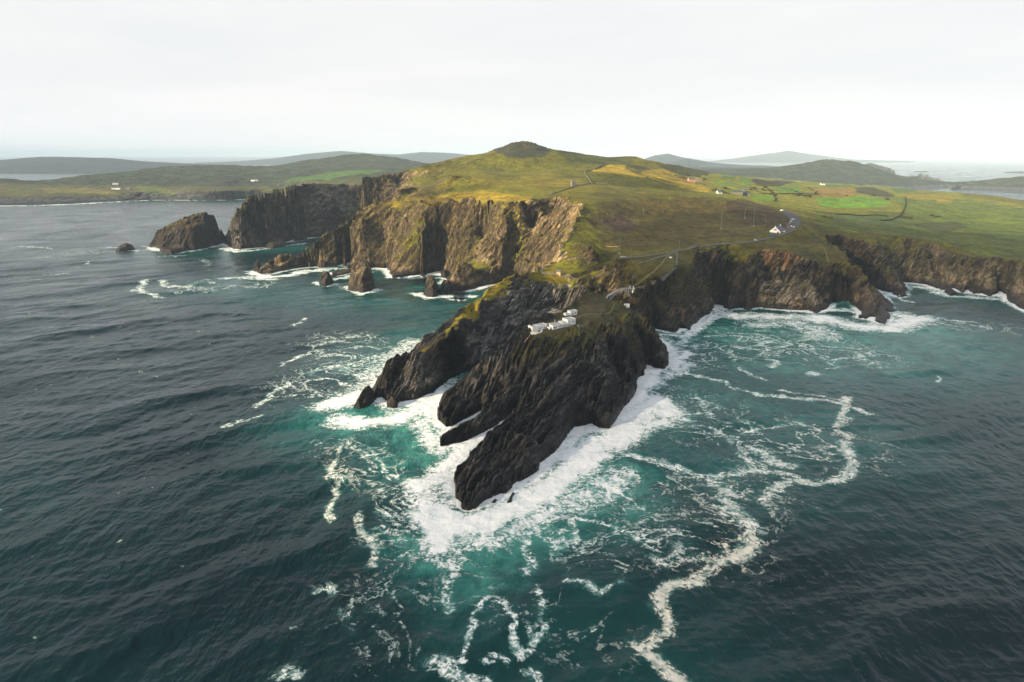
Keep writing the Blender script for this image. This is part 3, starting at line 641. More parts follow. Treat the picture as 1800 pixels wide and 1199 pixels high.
# vegetation bias: 0 bare, 0.5 by slope alone, 1 grass also on steep ground
VEG = np.full((NT, NS), 0.5, np.float32)
def vegpaint(poly, val, soft=4):
    P = [tuple(hit(u, v)) for (u, v) in poly]
    m = blur(fill_poly(P).astype(np.float32), soft, 2); VEG[:] = VEG * (1 - m) + val * m
isl = sstep(GY, 740, 700) * sstep(GX, 175, 150) * sstep(GX, -140, -120)
VEG = VEG - 0.45 * isl
VEG = VEG - 0.6 * sstep(HF, 22, 12)
vegpaint([(700,655),(770,598),(815,552),(900,482),(960,470),(1010,486),(910,500),(850,535),(828,570),(795,620),(765,635)], 1.0, 4)
vegpaint([(890,630),(930,575),(1045,510),(1110,540),(1150,600),(1110,625),(1000,640),(930,650)], 0.88, 6)
vegpaint([(1060,440),(1225,440),(1215,505),(1150,530),(1110,535),(1060,470)], 1.0, 4)
vegpaint([(740,400),(790,440),(730,470),(700,440)], 0.8, 3)
vegpaint([(1240,440),(1330,425),(1420,415),(1460,420),(1500,470),(1510,484),(1470,476),(1400,450),(1340,436),(1315,446),(1322,466),(1300,458),(1260,445)], 1.0, 2)
vegpaint([(1100,425),(1310,412),(1310,428),(1240,434),(1110,455)], 1.1, 3)
vegpaint([(396,410),(412,372),(440,346),(458,350),(432,385),(412,412)], 1.1, 3)
vegpaint([(748,372),(770,372),(730,470),(690,460),(720,410)], 1.05, 4)
vegpaint([(860,370),(925,380),(945,455),(920,470),(890,420)], 0.85, 5)
vegpaint([(640,375),(670,370),(650,410),(630,405)], 0.9, 4)
VEG = VEG + 0.38 * fbm(GX, GY, 70, 4, 241) * sstep(HF, 20, 50)
VEG = np.clip(VEG, -1, 1.2)

# ------------------------------------------------------------------ terrain mesh: rows follow the relief so that cliffs get as many as slopes
def relief_rows(svals, tmin, tmax, nrows, kfine=2600):
    tf = np.linspace(tmin, tmax, kfine)
    S, T = np.meshgrid(svals, tf)
    Yv = np.exp(T); gx = (S - S0) / DS; gy = (T - TT0) / DS
    Hh = samp(HF, gx, gy)
    dz = np.abs(np.diff(Hh, axis=0)) / Yv[1:]
    dt = np.diff(T, axis=0) * np.clip(CAMZ / Yv[1:], 0.10, 0.5)
    wgt = np.where(Hh[1:] < -3, 0.04, 1.0)
    met = (np.sqrt((dz * 0.9) ** 2 + dt ** 2)) * wgt
    met = blur(blur(met.astype(np.float32), 4, 2).T[:, ::1].T, 4, 1)
    K = 41; Pm = np.pad(met, [(0, 0), (K // 2 + 1, K // 2)], mode='edge')
    for _ in range(2):
        Cm = np.cumsum(Pm, axis=1, dtype=np.float64); met = (Cm[:, K:] - Cm[:, :-K])[:, :len(svals)] / K; Pm = np.pad(met, [(0, 0), (K // 2 + 1, K // 2)], mode='edge')
    met = met + 1e-6
    cdf = np.concatenate([np.zeros((1, len(svals))), np.cumsum(met, 0)], 0); cdf /= cdf[-1]
    rows = np.empty((nrows, len(svals)))
    qs = np.linspace(0, 1, nrows)
    for i in range(len(svals)): rows[:, i] = np.interp(qs, cdf[:, i], tf)
    return rows
for _l in lines:
    for _p in _l:
        if not (250 < _p[1] < 9000 and -1 < _p[2] < 260): print('BAD', [round(c) for c in _p])
NCOL, NROW = 1640, 1560
sv = np.linspace(-0.975, 0.975, NCOL)
TR = relief_rows(sv, math.log(310), math.log(7500), NROW)
SX = np.broadcast_to(sv, TR.shape)
X = np.empty(TR.shape); Y = np.exp(TR); X = SX * Y
Z = np.empty(TR.shape, np.float32)
for r0 in range(0, NROW, 250):
    s_ = slice(r0, r0 + 250); Z[s_] = terrain_height(X[s_], Y[s_])[0]
gx = (SX - S0) / DS; gy = (TR - TT0) / DS
RKv = samp(RK, gx, gy)
# undercuts and ledges: push the rock sideways by height
a_, l_ = bedcoords(X, Y)
fz = np.clip(Y / 900.0, 0.6, 3)
shv = (fbm(Z * 1.0, l_ * 0.25 + a_ * 0.2, 9, 3, 301) * 2.4 + fbm(Z, a_, 3.5, 2, 305) * 0.8) * RKv * fz * sstep(Z, 0, 4)
X = X + shv * 0.6; Y = Y - shv * 0.7
wx = samp(n_b, gx, gy) * 3; wy = samp(n_fine, gx, gy) * 3
gcol = np.stack([samp(GRASS[..., k], gx + wx, gy + wy) for k in range(3)], -1)
rcol = np.stack([samp(ROCK[..., k], gx + wx, gy + wy) for k in range(3)], -1)
veg = samp(VEG, gx, gy)
zq = np.maximum(np.maximum(Z[:-1, :-1], Z[1:, 1:]), np.maximum(Z[1:, :-1], Z[:-1, 1:]))
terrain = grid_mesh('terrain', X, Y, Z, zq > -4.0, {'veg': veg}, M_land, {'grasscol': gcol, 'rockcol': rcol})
terrain['kind'] = 'structure'
del X, Y, Z, gcol, rcol, a_, l_, shv

# ------------------------------------------------------------------ the sea
# foam lines and patches: (points in photograph pixels at sea level, half width in metres, strength)
FOAM = [
 # streaks on the right
 ([(1190,655),(1225,661),(1270,673),(1305,686),(1340,696),(1380,699),(1420,703),(1460,707),(1490,712),(1510,722),(1525,727)],2.2,1.0),
 ([(1370,688),(1410,693),(1450,699),(1485,705)],1.6,.9),([(1300,650),(1330,662),(1345,670)],2,.8),
 ([(1490,700),(1484,735),(1472,752),(1490,765),(1480,782),(1495,800),(1500,820),(1490,835),(1460,848),(1430,852),(1400,845),(1375,852),(1350,866),(1342,880)],2.6,1.05),
 ([(1095,800),(1120,805),(1150,812),(1190,820),(1220,832),(1250,835),(1300,830),(1330,824),(1370,830),(1400,843)],2.6,1.0),
 ([(1320,785),(1345,795),(1360,810),(1385,818)],6,.85),([(1310,800),(1330,815),(1300,830)],5,.8),([(1440,785),(1470,790),(1490,805)],2,.9),
 ([(1245,840),(1270,860),(1278,885),(1275,905)],2.5,.85),([(1280,860),(1283,890),(1308,915),(1325,935),(1322,960),(1290,978),(1262,985),(1240,975)],3.2,1.05),
 ([(1325,958),(1300,973),(1270,985),(1245,1000),(1225,1018),(1195,1025),(1170,1030),(1156,1045),(1162,1065),(1175,1085),(1178,1105),(1150,1118),(1124,1130),(1130,1145),(1160,1165),(1180,1185),(1210,1210)],2.0,1.25),
 ([(1240,975),(1200,985),(1170,995),(1150,985)],2.5,.8),([(1200,960),(1180,985)],3,.7),
 ([(1225,690),(1240,720),(1250,740),(1280,745)],1.8,.8),([(1245,755),(1290,765),(1285,775)],2.4,.85),([(1310,740),(1350,750),(1390,745)],1.8,.75),([(1310,760),(1340,750),(1370,748)],1.8,.8),
 ([(1400,740),(1420,750),(1440,757)],2.2,.8),([(1430,785),(1460,800)],2,.7),([(1230,730),(1200,735)],1.5,.7),
 ([(1350,630),(1365,640),(1355,645)],2.6,.85),([(1425,655),(1435,660),(1420,658)],2.4,.8),([(1320,595),(1345,605),(1300,612)],2.2,.7),([(1450,635),(1480,645),(1455,650)],1.6,.8),([(1510,625),(1518,632),(1508,636)],2,.85),
 ([(1650,660),(1656,672)],1.2,.7),([(1500,510),(1540,530)],2,.3),
 ([(1440,895),(1400,880)],1.2,.4),
 # centre bottom
 ([(930,940),(925,960),(935,985),(928,1005)],2.0,.9),([(985,940),(975,958),(992,956),(1005,950),(1012,930),(1010,905)],1.6,.85),([(1010,908),(1060,915),(1090,930),(1110,950),(1140,955)],1.8,.8),
 ([(1000,1025),(1030,1028),(1060,1045),(1075,1035)],1.7,.85),([(940,1032),(950,1060),(958,1075),(945,1095),(935,1120)],1.3,.75),
 ([(808,1165),(822,1140),(830,1120),(835,1090),(840,1062),(857,1048),(880,1058),(895,1082),(903,1120),(910,1152),(925,1140),(955,1115),(958,1100)],1.1,.9),
 ([(780,985),(800,1000),(792,1030),(786,1050),(795,1075)],2.4,.85),([(765,1165),(785,1180),(810,1192),(850,1200)],2.4,1.0),([(850,1170),(870,1155),(890,1160)],1.2,.75),([(1000,1110),(1020,1120),(1040,1100)],1.2,.6),
 ([(1080,1010),(1100,1005),(1090,1030)],1.5,.6),([(930,1170),(945,1190)],1.6,.7),
 # left of the point
 ([(600,785),(588,810),(583,825),(592,845),(588,870),(578,890),(578,915)],1.5,.95),([(578,838),(600,842)],3,.8),([(632,905),(628,925),(642,940),(652,955),(660,972),(655,992)],1.9,1.0),([(645,945),(665,960)],3.4,.75),
 ([(650,790),(668,815),(682,832),(702,836)],2,.8),([(675,905),(690,920),(700,908)],5,.7),([(690,930),(700,950)],4,.6),([(730,905),(740,935)],4,.7),
 ([(395,750),(425,741),(456,733)],1.6,.95),([(447,716),(460,706),(480,690),(500,680),(520,670)],1.8,.9),([(490,642),(520,628),(556,615)],1.9,.9),([(545,658),(570,648),(600,645),(620,655)],5,.7),([(560,620),(590,612),(640,600)],3,.5),
 ([(560,1037),(580,1034),(588,1042)],1.2,1.0),([(655,1075),(668,1080)],2.2,.7),([(605,1075),(615,1090)],1.6,.6),([(480,1192),(500,1184),(515,1188)],2,1.0),([(600,1100),(625,1110)],1.0,.5),([(540,560),(525,570),(515,572)],2.4,.9),
 # far left
 ([(25,432),(55,434),(92,438)],4,.8),([(180,435),(215,437),(262,440)],5,.8),([(258,490),(250,500),(243,510),(262,517),(282,522)],4,.9),([(285,493),(290,503),(330,505)],4.5,.85),([(330,503),(360,492),(375,498)],5,.6),
 ([(85,482),(120,482)],4,.6),([(115,472),(140,468)],3.5,.7),([(150,464),(165,460)],4,.6),([(225,420),(262,412)],5,.5),([(195,375),(235,372)],6,.5),([(270,375),(310,380)],6,.5),([(40,495),(56,492)],3,.7),
 ([(300,440),(340,438)],5,.5),([(350,455),(370,462),(360,470)],5,.5),
 ([(1650,560),(1680,563),(1710,566)],3,.8),([(1590,555),(1640,560)],4,.6),([(1600,575),(1640,580)],3,.4),([(1790,540),(1815,545)],4,1.0),([(1560,480),(1640,505)],5,.2),
 # surf masses
 ([(585,712),(612,705),(640,692)],15,1.35),([(600,740),(640,745),(690,738),(730,722),(760,705)],12,1.2),([(640,695),(665,665),(700,635),(740,606),(778,582)],8,1.1),
 ([(620,700),(650,660),(690,625),(730,600)],16,.7),([(735,745),(760,770),(765,790),(745,760)],8,1.0),([(690,720),(720,712)],8,1.0),
 ([(735,850),(745,890),(760,930),(775,965)],9,1.25),([(760,850),(790,815),(830,780),(870,752)],9,1.3),([(775,790),(810,780)],8,1.15),([(790,755),(815,742),(845,722)],4,1.3),([(800,772),(840,765),(880,742),(905,728)],4.5,1.3),
 ([(770,900),(800,925),(850,920),(900,895),(950,870),(1000,830),(1040,800)],12,1.4),([(1000,800),(1040,790),(1090,770),(1110,750)],14,1.35),([(1080,760),(1120,730),(1150,700),(1180,725)],13,1.3),([(1130,680),(1150,665)],12,1.3),([(1190,735),(1150,745),(1100,760)],10,1.1),
 ([(1090,720),(1130,690)],9,1.4),([(1180,650),(1195,630),(1205,620)],7,1.25),([(1170,665),(1210,640)],8,1.0),([(1190,605),(1215,590)],6,.9),
 ([(800,940),(850,945),(900,930),(1000,885),(1060,860),(1095,835)],12,.9),([(760,970),(790,985)],8,.8),([(1060,850),(1100,870),(1110,890)],9,.55),
 ([(1165,590),(1200,592),(1225,578),(1245,562),(1262,548)],6,1.15),([(1262,548),(1300,556),(1340,556),(1400,558),(1435,564)],16,1.05),([(1330,572),(1380,568),(1440,578),(1440,595)],22,.75),
 ([(1445,560),(1480,568),(1500,573),(1560,578),(1600,568),(1615,560)],19,1.2),([(1450,545),(1500,548)],10,1.1),([(1580,550),(1600,560)],16,1.0),([(1560,520),(1600,530)],6,.8),([(1590,502),(1640,508),(1660,519),(1700,522),(1760,526)],12,.85),
 ([(262,436),(300,445),(340,440),(385,432)],11,1.15),([(205,443),(240,441)],8,1.0),([(395,437),(415,443),(440,441)],10,1.1),([(250,452),(320,450)],12,.5),([(440,442),(500,432),(540,428)],8,.8),
 ([(440,478),(465,488),(500,485),(530,480)],9,1.2),([(400,490),(440,488),(480,492)],12,.8),([(560,475),(600,473),(620,470)],7,.9),([(530,478),(570,476)],7,.9),([(585,492),(610,488),(650,480)],7,.9),
 ([(555,497),(575,503),(590,500)],7,1.1),([(610,505),(635,515),(660,510)],9,1.2),([(688,488),(720,490),(745,486)],7,1.0),([(730,518),(760,524),(800,520),(830,520)],8,1.1),([(790,527),(815,527)],6,.8),([(770,490),(790,488)],6,.8),([(850,512),(900,498)],4,.5),
 ([(0,363),(60,362),(130,360),(240,354)],9,1.0),([(250,353),(300,352),(345,353)],13,1.1),([(360,353),(440,351)],9,1.0),
]
AQUA = [
 ([(620,740),(700,740),(750,760),(770,800)],45,.9),([(590,760),(640,780),(700,800)],25,.5),([(760,960),(800,985),(850,970),(900,960),(960,920)],24,1.0),([(770,1000),(800,1030),(850,1020)],20,.8),([(800,1060),(800,1110)],18,.35),
 ([(1000,860),(1060,850),(1100,840)],26,1.0),([(1040,900),(1100,890)],30,.8),([(1110,740),(1180,760),(1210,740)],30,.6),([(1190,640),(1230,620),(1270,600)],40,.5),
 ([(1230,590),(1350,590),(1500,600),(1650,590)],95,.85),([(1350,640),(1550,640),(1700,620)],85,.72),([(1250,690),(1350,720),(1450,760)],65,.60),([(1100,780),(1200,800),(1300,850)],40,.5),([(1550,600),(1620,640),(1700,600)],110,.42),([(1180,760),(1250,780),(1350,820)],60,.35),([(900,1000),(980,1100),(1050,1180)],60,.22),
 ([(400,500),(520,520),(640,530),(760,545)],80,.40),([(470,440),(540,436)],40,.6),([(600,490),(700,500),(820,520)],40,.6),([(780,672),(815,672)],12,.4),([(640,640),(700,600),(760,570)],40,.5),([(1550,500),(1650,515),(1760,530)],60,.45),([(300,445),(400,445)],60,.4),
]
def seg_field(Xv, Yv, specs, wob=None):
    """greatest smooth strength of thick lines at world points"""
    R = np.zeros(Xv.shape, np.float32)
    for line, w, st in specs:
        P = [px(u, v) for u, v in line]
        for a, b in zip(P[:-1], P[1:]):
            m = w * 2.6
            sel = np.nonzero((Xv > min(a[0], b[0]) - m) & (Xv < max(a[0], b[0]) + m) & (Yv > min(a[1], b[1]) - m) & (Yv < max(a[1], b[1]) + m))
            if not len(sel[0]): continue
            xx = Xv[sel]; yy = Yv[sel]
            dx, dy = b[0] - a[0], b[1] - a[1]; q = dx * dx + dy * dy + 1e-6
            t = np.clip(((xx - a[0]) * dx + (yy - a[1]) * dy) / q, 0, 1)
            d2 = (xx - a[0] - t * dx) ** 2 + (yy - a[1] - t * dy) ** 2
            R[sel] = np.maximum(R[sel], st * np.exp(-d2 / (w * w) * 0.75))
    return R
SNC, SNR = 1300, 1500
ssv = np.concatenate([np.linspace(-3.2, -1.03, 50), np.linspace(-1.02, 1.02, SNC - 100), np.linspace(1.03, 3.2, 50)])
yy_ = np.concatenate([np.linspace(40, 184, 70), 1.0 / np.linspace(1 / 185.0, 1 / 3600.0, SNR - 60), np.geomspace(3700, 60000, 60)])
S_, Yg = np.meshgrid(ssv, yy_); Xg = S_ * Yg
# swell: long waves from the left, shorter chop over them
Zs = np.zeros(Xg.shape, np.float32)
rng = random.Random(4)
wav = [(96, 1.35, -58), (57, 0.85, -47), (34, 0.42, -66), (24, 0.26, -38), (18, 0.17, -75), (12.5, 0.11, -25), (8.5, 0.07, -58), (6.1, 0.045, -5), (4.4, 0.03, -85)]
wxp = fbm(Xg, Yg, 120, 2, 401) * 30; amp = 0.65 + 0.9 * fbm(Xg, Yg, 160, 3, 402)
fade = sstep(Yg, 2600, 900)
for wl, A_, dd in wav:
    d = math.radians(dd); ph = (Xg * math.cos(d) + Yg * math.sin(d) + wxp * (0.4 + wl / 80)) / wl * 2 * math.pi + rng.random() * 6
    fd = fade * np.clip((wl * 0.6) / (Yg / 683 * np.maximum(Yg / CAMZ, 1) * 2.0), 0, 1)
    Zs += (A_ * amp * fd * (1 - 2 * np.abs(np.sin(ph * 0.5)) ** 1.3) * 0.9).astype(np.float32)
Zs += 0.5 * fade * fbm(Xg, Yg, 16, 3, 410, 0.5, True) * sstep(Yg, 1500, 500)
wA = fbm(Xg, Yg, 16, 4, 420, 0.55) ; wB = fbm(Xg, Yg, 16, 4, 430, 0.55)
wk = np.clip(Yg / 500, 0.6, 4); blurA = fbm(Xg, Yg, 9, 3, 433)
FOAM = [(l_, w_ * 1.75, s_ * 0.80) if w_ < 6 else (l_, w_ * 1.08, s_) for l_, w_, s_ in FOAM]
FO = seg_field(Xg + 6.5 * wA * wk + 1.5 * blurA, Yg + 6.5 * wB * wk, FOAM)
AQ = seg_field(Xg + 14 * wA, Yg + 14 * wB, AQUA)
lm = (HF > 0).astype(np.float32)
ginx, giny = togrid(Xg, np.maximum(Yg, 301))
near1 = samp(blur(lm, 5, 3), ginx, giny); near2 = samp(blur(lm, 16, 3), ginx, giny)
inside = (Yg > 305) & (Yg < 7000) & (np.abs(S_) < 0.99)
near1 = near1 * inside; near2 = near2 * inside
expo = 0.35 + 0.65 * sstep(fbm(Xg, Yg, 130, 2, 440), -0.3, 0.3)
FO = np.maximum(FO, np.clip(near1 * 4.5, 0, 1.25) * expo * sstep(Yg, 3300, 2500))
islm = sstep(Yg, 760, 690) * sstep(Xg, 330, 250) * sstep(Xg, -330, -250)
FO = np.maximum(FO, near2 * 0.55 * expo)
cove_ = np.exp(-(((Xg + 28) / 34) ** 2 + ((Yg - 590) / 44) ** 2)); FO = FO * (1 - 0.85 * cove_); islm = islm * (1 - cove_)
FO = np.maximum(FO, islm * np.maximum(np.clip(near1 * 5, 0, 1.25), np.clip(near2 * 4.2, 0, 1.12)))
AQ = np.clip(np.maximum(AQ, near2 * 1.1) + 0.18 * FO, 0, 1)
# web foam drifting around the surf
WEBS = [([(1130,700),(1250,740),(1380,780),(1440,780)],60,.42),([(1150,850),(1300,860),(1260,960)],34,.40),([(950,930),(1080,960),(1180,930)],32,.40),([(820,1020),(950,1080),(1050,1120)],30,.28),([(600,790),(700,850),(730,960)],30,.40),([(680,1050),(760,1100)],26,.34),([(560,680),(640,640),(600,600)],50,.5),([(460,500),(330,510)],40,.45),([(1200,620),(1330,600),(1480,620)],60,.55),([(600,1050),(680,1150)],22,.32),([(100,450),(300,430)],70,.35),([(1560,560),(1750,575)],40,.42)]
WEB = seg_field(Xg + 10 * wA, Yg + 10 * wB, WEBS)
foam_keep = None
def sea_material():
    m, nt = newmat('sea_water'); L = nt.links.new
    o = mknode(nt, 'ShaderNodeOutputMaterial'); b = mknode(nt, 'ShaderNodeBsdfPrincipled')
    geo = mknode(nt, 'ShaderNodeNewGeometry'); pos = geo.outputs['Position']
    fo = mknode(nt, 'ShaderNodeAttribute', attribute_name='foam').outputs['Fac']; aq = mknode(nt, 'ShaderNodeAttribute', attribute_name='aqua').outputs['Fac']; wb = mknode(nt, 'ShaderNodeAttribute', attribute_name='web').outputs['Fac']
    sc = mknode(nt, 'ShaderNodeMapping'); L(pos, sc.inputs[0]); sc.inputs['Rotation'].default_value = (0, 0, math.radians(12)); sc.inputs['Scale'].default_value = (1.0, 1.0, 0.0)
    p2 = sc.outputs[0]
    nf = noise(nt, p2, 0.33, 9.0, 0.70, 0.9)
    nb = noise(nt, p2, 0.05, 6.0, 0.6, 1.0)
    # webs: thin curves where a warped noise passes its middle value, of several sizes
    def web(scale, gain, dist, seed):
        q = mknode(nt, 'ShaderNodeMapping'); L(p2, q.inputs[0]); q.inputs['Location'].default_value = (seed * 31.7, seed * 17.1, 0)
        n = noise(nt, q.outputs[0], scale, 8.0, 0.60, dist)
        return math_(nt, 'SUBTRACT', 1.0, math_(nt, 'MULTIPLY', math_(nt, 'ABSOLUTE', math_(nt, 'SUBTRACT', n, 0.5)), gain), clamp=True)
    rid = web(0.028, 26.0, 0.8, 1); rid2 = web(0.075, 15.0, 0.9, 2); rid3 = web(0.2, 9.0, 0.9, 3)
    # main foam
    nm = noise(nt, p2, 0.13, 5.0, 0.6, 1.0)
    s = math_(nt, 'ADD', math_(nt, 'POWER', fo, 1.6), math_(nt, 'MULTIPLY', math_(nt, 'SUBTRACT', nf, 0.5), 1.5))
    s = math_(nt, 'ADD', s, math_(nt, 'MULTIPLY', math_(nt, 'SUBTRACT', nm, 0.5), 1.5))
    s = math_(nt, 'ADD', s, math_(nt, 'MULTIPLY', math_(nt, 'SUBTRACT', nb, 0.5), 1.9))
    f1 = maprange(nt, s, 0.40, 1.15, 0.0, 1.0, True)
    f1 = math_(nt, 'MULTIPLY', f1, maprange(nt, fo, 0.05, 0.3, 0.0, 1.0))
    # web foam at the margin of the masses and in the drifts
    mar = math_(nt, 'MAXIMUM', wb, math_(nt, 'MULTIPLY', fo, 0.9))
    gate = maprange(nt, noise(nt, p2, 0.022, 4.0, 0.6, 0.5), 0.42, 0.62, 0.15, 1.0)
    wv = math_(nt, 'MAXIMUM', math_(nt, 'MAXIMUM', math_(nt, 'MULTIPLY', rid, 1.2), math_(nt, 'MULTIPLY', rid2, math_(nt, 'MULTIPLY', gate, 0.9))), math_(nt, 'MULTIPLY', rid3, maprange(nt, fo, 0.15, 0.6, 0.0, 0.8)))
    wv = math_(nt, 'MULTIPLY', wv, maprange(nt, mar, 0.10, 0.6, 0.0, 1.0))
    wv = math_(nt, 'MULTIPLY', wv, maprange(nt, nf, 0.40, 0.56, 0.0, 1.25))
    wv = maprange(nt, wv, 0.18, 0.75, 0.0, 1.0)
    foam = math_(nt, 'MAXIMUM', f1, wv, clamp=True)
    # sparse whitecaps
    wc = maprange(nt, noise(nt, p2, 0.09, 5.0, 0.5), 0.70, 0.75, 0.0, 0.9)
    foam = math_(nt, 'MAXIMUM', foam, math_(nt, 'MULTIPLY', wc, maprange(nt, nf, 0.45, 0.6, 0.0, 1.0)), clamp=True)
    aqn = math_(nt, 'MULTIPLY', aq, maprange(nt, nb, 0.3, 0.7, 0.6, 1.3), clamp=True)
    deep = mixc(nt, maprange(nt, noise(nt, p2, 0.006, 3.0, 0.5), 0.35, 0.65, 0, 1), (0.0006, 0.0110, 0.0150), (0.0016, 0.0240, 0.0270))
    cw = mixc(nt, maprange(nt, aqn, 0.0, 0.55, 0, 1), deep, (0.007, 0.085, 0.080))
    cw = mixc(nt, maprange(nt, aqn, 0.55, 1.0, 0, 1), cw, (0.045, 0.225, 0.185))
    thin = math_(nt, 'MULTIPLY', maprange(nt, s, 0.2, 0.75, 0.0, 0.5), maprange(nt, fo, 0.1, 0.5, 0.0, 1.0))
    cw = mixc(nt, thin, cw, (0.12, 0.36, 0.33))
    fc = mixc(nt, maprange(nt, math_(nt, 'ADD', s, wv), 0.5, 1.9, 0, 1), (0.54, 0.68, 0.66), (0.93, 0.93, 0.92))
    warm = mknode(nt, 'ShaderNodeAttribute', attribute_name='cream').outputs['Fac']
    fc = mixc(nt, warm, fc, (0.78, 0.74, 0.64))
    col = mixc(nt, foam, cw, fc)
    L(col, b.inputs['Base Color'])
    L(math_(nt, 'MAXIMUM', maprange(nt, foam, 0, 1, 0.05, 0.9), maprange(nt, noise(nt, p2, 0.008, 4.0, 0.6, 0.8), 0.35, 0.65, 0.10, 0.30)), b.inputs['Roughness']); b.inputs['IOR'].default_value = 1.33
    b.inputs['Specular IOR Level'].default_value = 0.20
    w1 = mknode(nt, 'ShaderNodeMapping'); L(pos, w1.inputs[0]); w1.inputs['Rotation'].default_value = (0, 0, math.radians(38)); w1.inputs['Scale'].default_value = (1.0, 0.45, 0.0)
    h1 = noise(nt, w1.outputs[0], 0.10, 4.0, 0.55, 0.3); h2 = noise(nt, w1.outputs[0], 0.38, 5.0, 0.6, 0.4)
    hh = math_(nt, 'ADD', math_(nt, 'MULTIPLY', h1, 5.0), math_(nt, 'MULTIPLY', h2, 1.4))
    hh = math_(nt, 'ADD', hh, math_(nt, 'MULTIPLY', foam, math_(nt, 'MULTIPLY', nf, 0.35)))
    hh = math_(nt, 'MULTIPLY', hh, maprange(nt, foam, 0, 1, 1.0, 0.45))
    gust = maprange(nt, noise(nt, w1.outputs[0], 0.009, 4.0, 0.6, 0.6), 0.35, 0.65, 0.15, 0.52)
    bp = mknode(nt, 'ShaderNodeBump', ins={'Strength': 0.55, 'Distance': 1.0}); L(hh, bp.inputs['Height']); L(gust, bp.inputs['Strength'])
    L(bp.outputs[0], b.inputs['Normal']); L(b.outputs[0], o.inputs[0])
    return m
CREAM = seg_field(Xg, Yg, [([(1325,958),(1245,1000),(1170,1030),(1178,1105),(1124,1130),(1210,1210)],16,1.0),([(1300,900),(1490,835),(1500,700)],40,.5),([(585,800),(590,900),(655,990)],12,.6)])
# hollows under the land are not needed: keep water only where the land is not well above it
hz = samp(HF, ginx, giny) * inside
kq = ~((hz[:-1, :-1] > 6) & (hz[1:, 1:] > 6) & (hz[1:, :-1] > 6) & (hz[:-1, 1:] > 6))
Zs = Zs * (1 - 0.6 * near1) + np.clip(FO - 0.6, 0, 1) * (0.4 * blurA + 0.2)
sea = grid_mesh('sea', Xg, Yg, Zs, kq, {'foam': FO, 'aqua': AQ, 'web': WEB, 'cream': CREAM}, sea_material())
sea['kind'] = 'structure'
del Xg, Yg, Zs, wA, wB

# ------------------------------------------------------------------ far hills
M_far = plain('far_moor', (0.022, 0.034, 0.040), 0.95, nscale=0.01, namt=0.4)
def far_hills(name, prof, dist, depth, seed):
    """a ridge whose crest carries the traced skyline, at its own distance, with real depth"""
    us = np.array([p[0] for p in prof]); vs = np.array([p[1] for p in prof])
    uu = np.linspace(us[0], us[-1], 260); vv = np.interp(uu, us, vs)
    rows = np.linspace(-1, 1, 60)
    X = np.zeros((60, 260)); Y = X.copy(); Z = X.copy()
    for i, (u, v) in enumerate(zip(uu, vv)):
        dx = (u - 900) / F; dy = (600 - v) / F; fy = CP + dy * SP; fz = -SP + dy * CP
        k = dist / fy; z = CAMZ + fz * k; x = dx * k
        s = x / dist
        for j, r in enumerate(rows):
            y = dist + r * depth
            edge = min(1, min(i, 259 - i) / 10)
            X[j, i] = s * y; Y[j, i] = y; Z[j, i] = -3 + (z + 3) * (math.cos(r * math.pi / 2) ** 1.2) * edge
    N = fbm(X, Y, dist * 0.08, 6, seed, 0.6); N2 = fbm(X, Y, dist * 0.025, 4, seed + 9, 0.6)
    Z = Z + (N * 0.34 + N2 * 0.12) * np.maximum(Z, 0) * np.minimum(1, np.abs(rows)[:, None] * 2.2 + 0.12)
    o = grid_mesh(name, X, Y, Z, None, None, M_far); o['kind'] = 'structure'
far_hills('hills', [(-420,300),(-200,290),(-60,285),(0,282),(50,278),(100,276),(140,277),(200,279),(250,284),(310,287),(380,290),(440,296),(520,303),(640,308)], 8600, 1600, 501)
far_hills('hills', [(280,292),(330,288),(420,284),(480,279),(540,271),(600,266),(650,270),(700,272),(740,268),(800,270),(850,275),(900,285)], 15500, 2500, 511)
far_hills('hills', [(1080,300),(1120,285),(1150,274),(1175,270.5),(1200,277),(1240,286),(1300,292),(1360,297),(1420,300)], 11500, 1800, 521)
far_hills('hills', [(1120,300),(1170,285),(1210,279),(1250,286),(1300,290),(1350,292),(1420,298),(1500,305)], 8800, 1300, 531)
far_hills('hills', [(1200,290),(1290,279),(1330,273),(1385,266),(1430,272),(1500,281),(1600,284),(1700,290),(1760,286),(1900,292)], 19000, 2600, 541)
far_hills('hills', [(1580,312),(1600,303),(1625,301),(1650,306),(1670,312)], 7900, 300, 551)
far_hills('hills', [(1680,320),(1720,308),(1760,304),(1795,302),(1860,306),(2000,312)], 7600, 500, 561)

# ------------------------------------------------------------------ sea air: one box of even haze over the whole place
def haze():
    bm = bmesh.new(); bmesh.ops.create_cube(bm, size=1.0)
    for v in bm.verts:
        v.co = Vector((v.co.x * 130000, v.co.y * 130000 + 20000, 390 if v.co.z > 0 else -12))
    me = bpy.data.meshes.new('haze'); bm.to_mesh(me); bm.free()
    m, nt = newmat('sea_air'); o = mknode(nt, 'ShaderNodeOutputMaterial')
    v = mknode(nt, 'ShaderNodeVolumePrincipled'); v.inputs['Color'].default_value = (0.66, 0.84, 1.0, 1); v.inputs['Density'].default_value = 0.000036
    v.inputs['Anisotropy'].default_value = -0.3
    nt.links.new(v.outputs[0], o.inputs['Volume'])
    h = link('haze', me, m); h['kind'] = 'stuff'
    return h
haze()

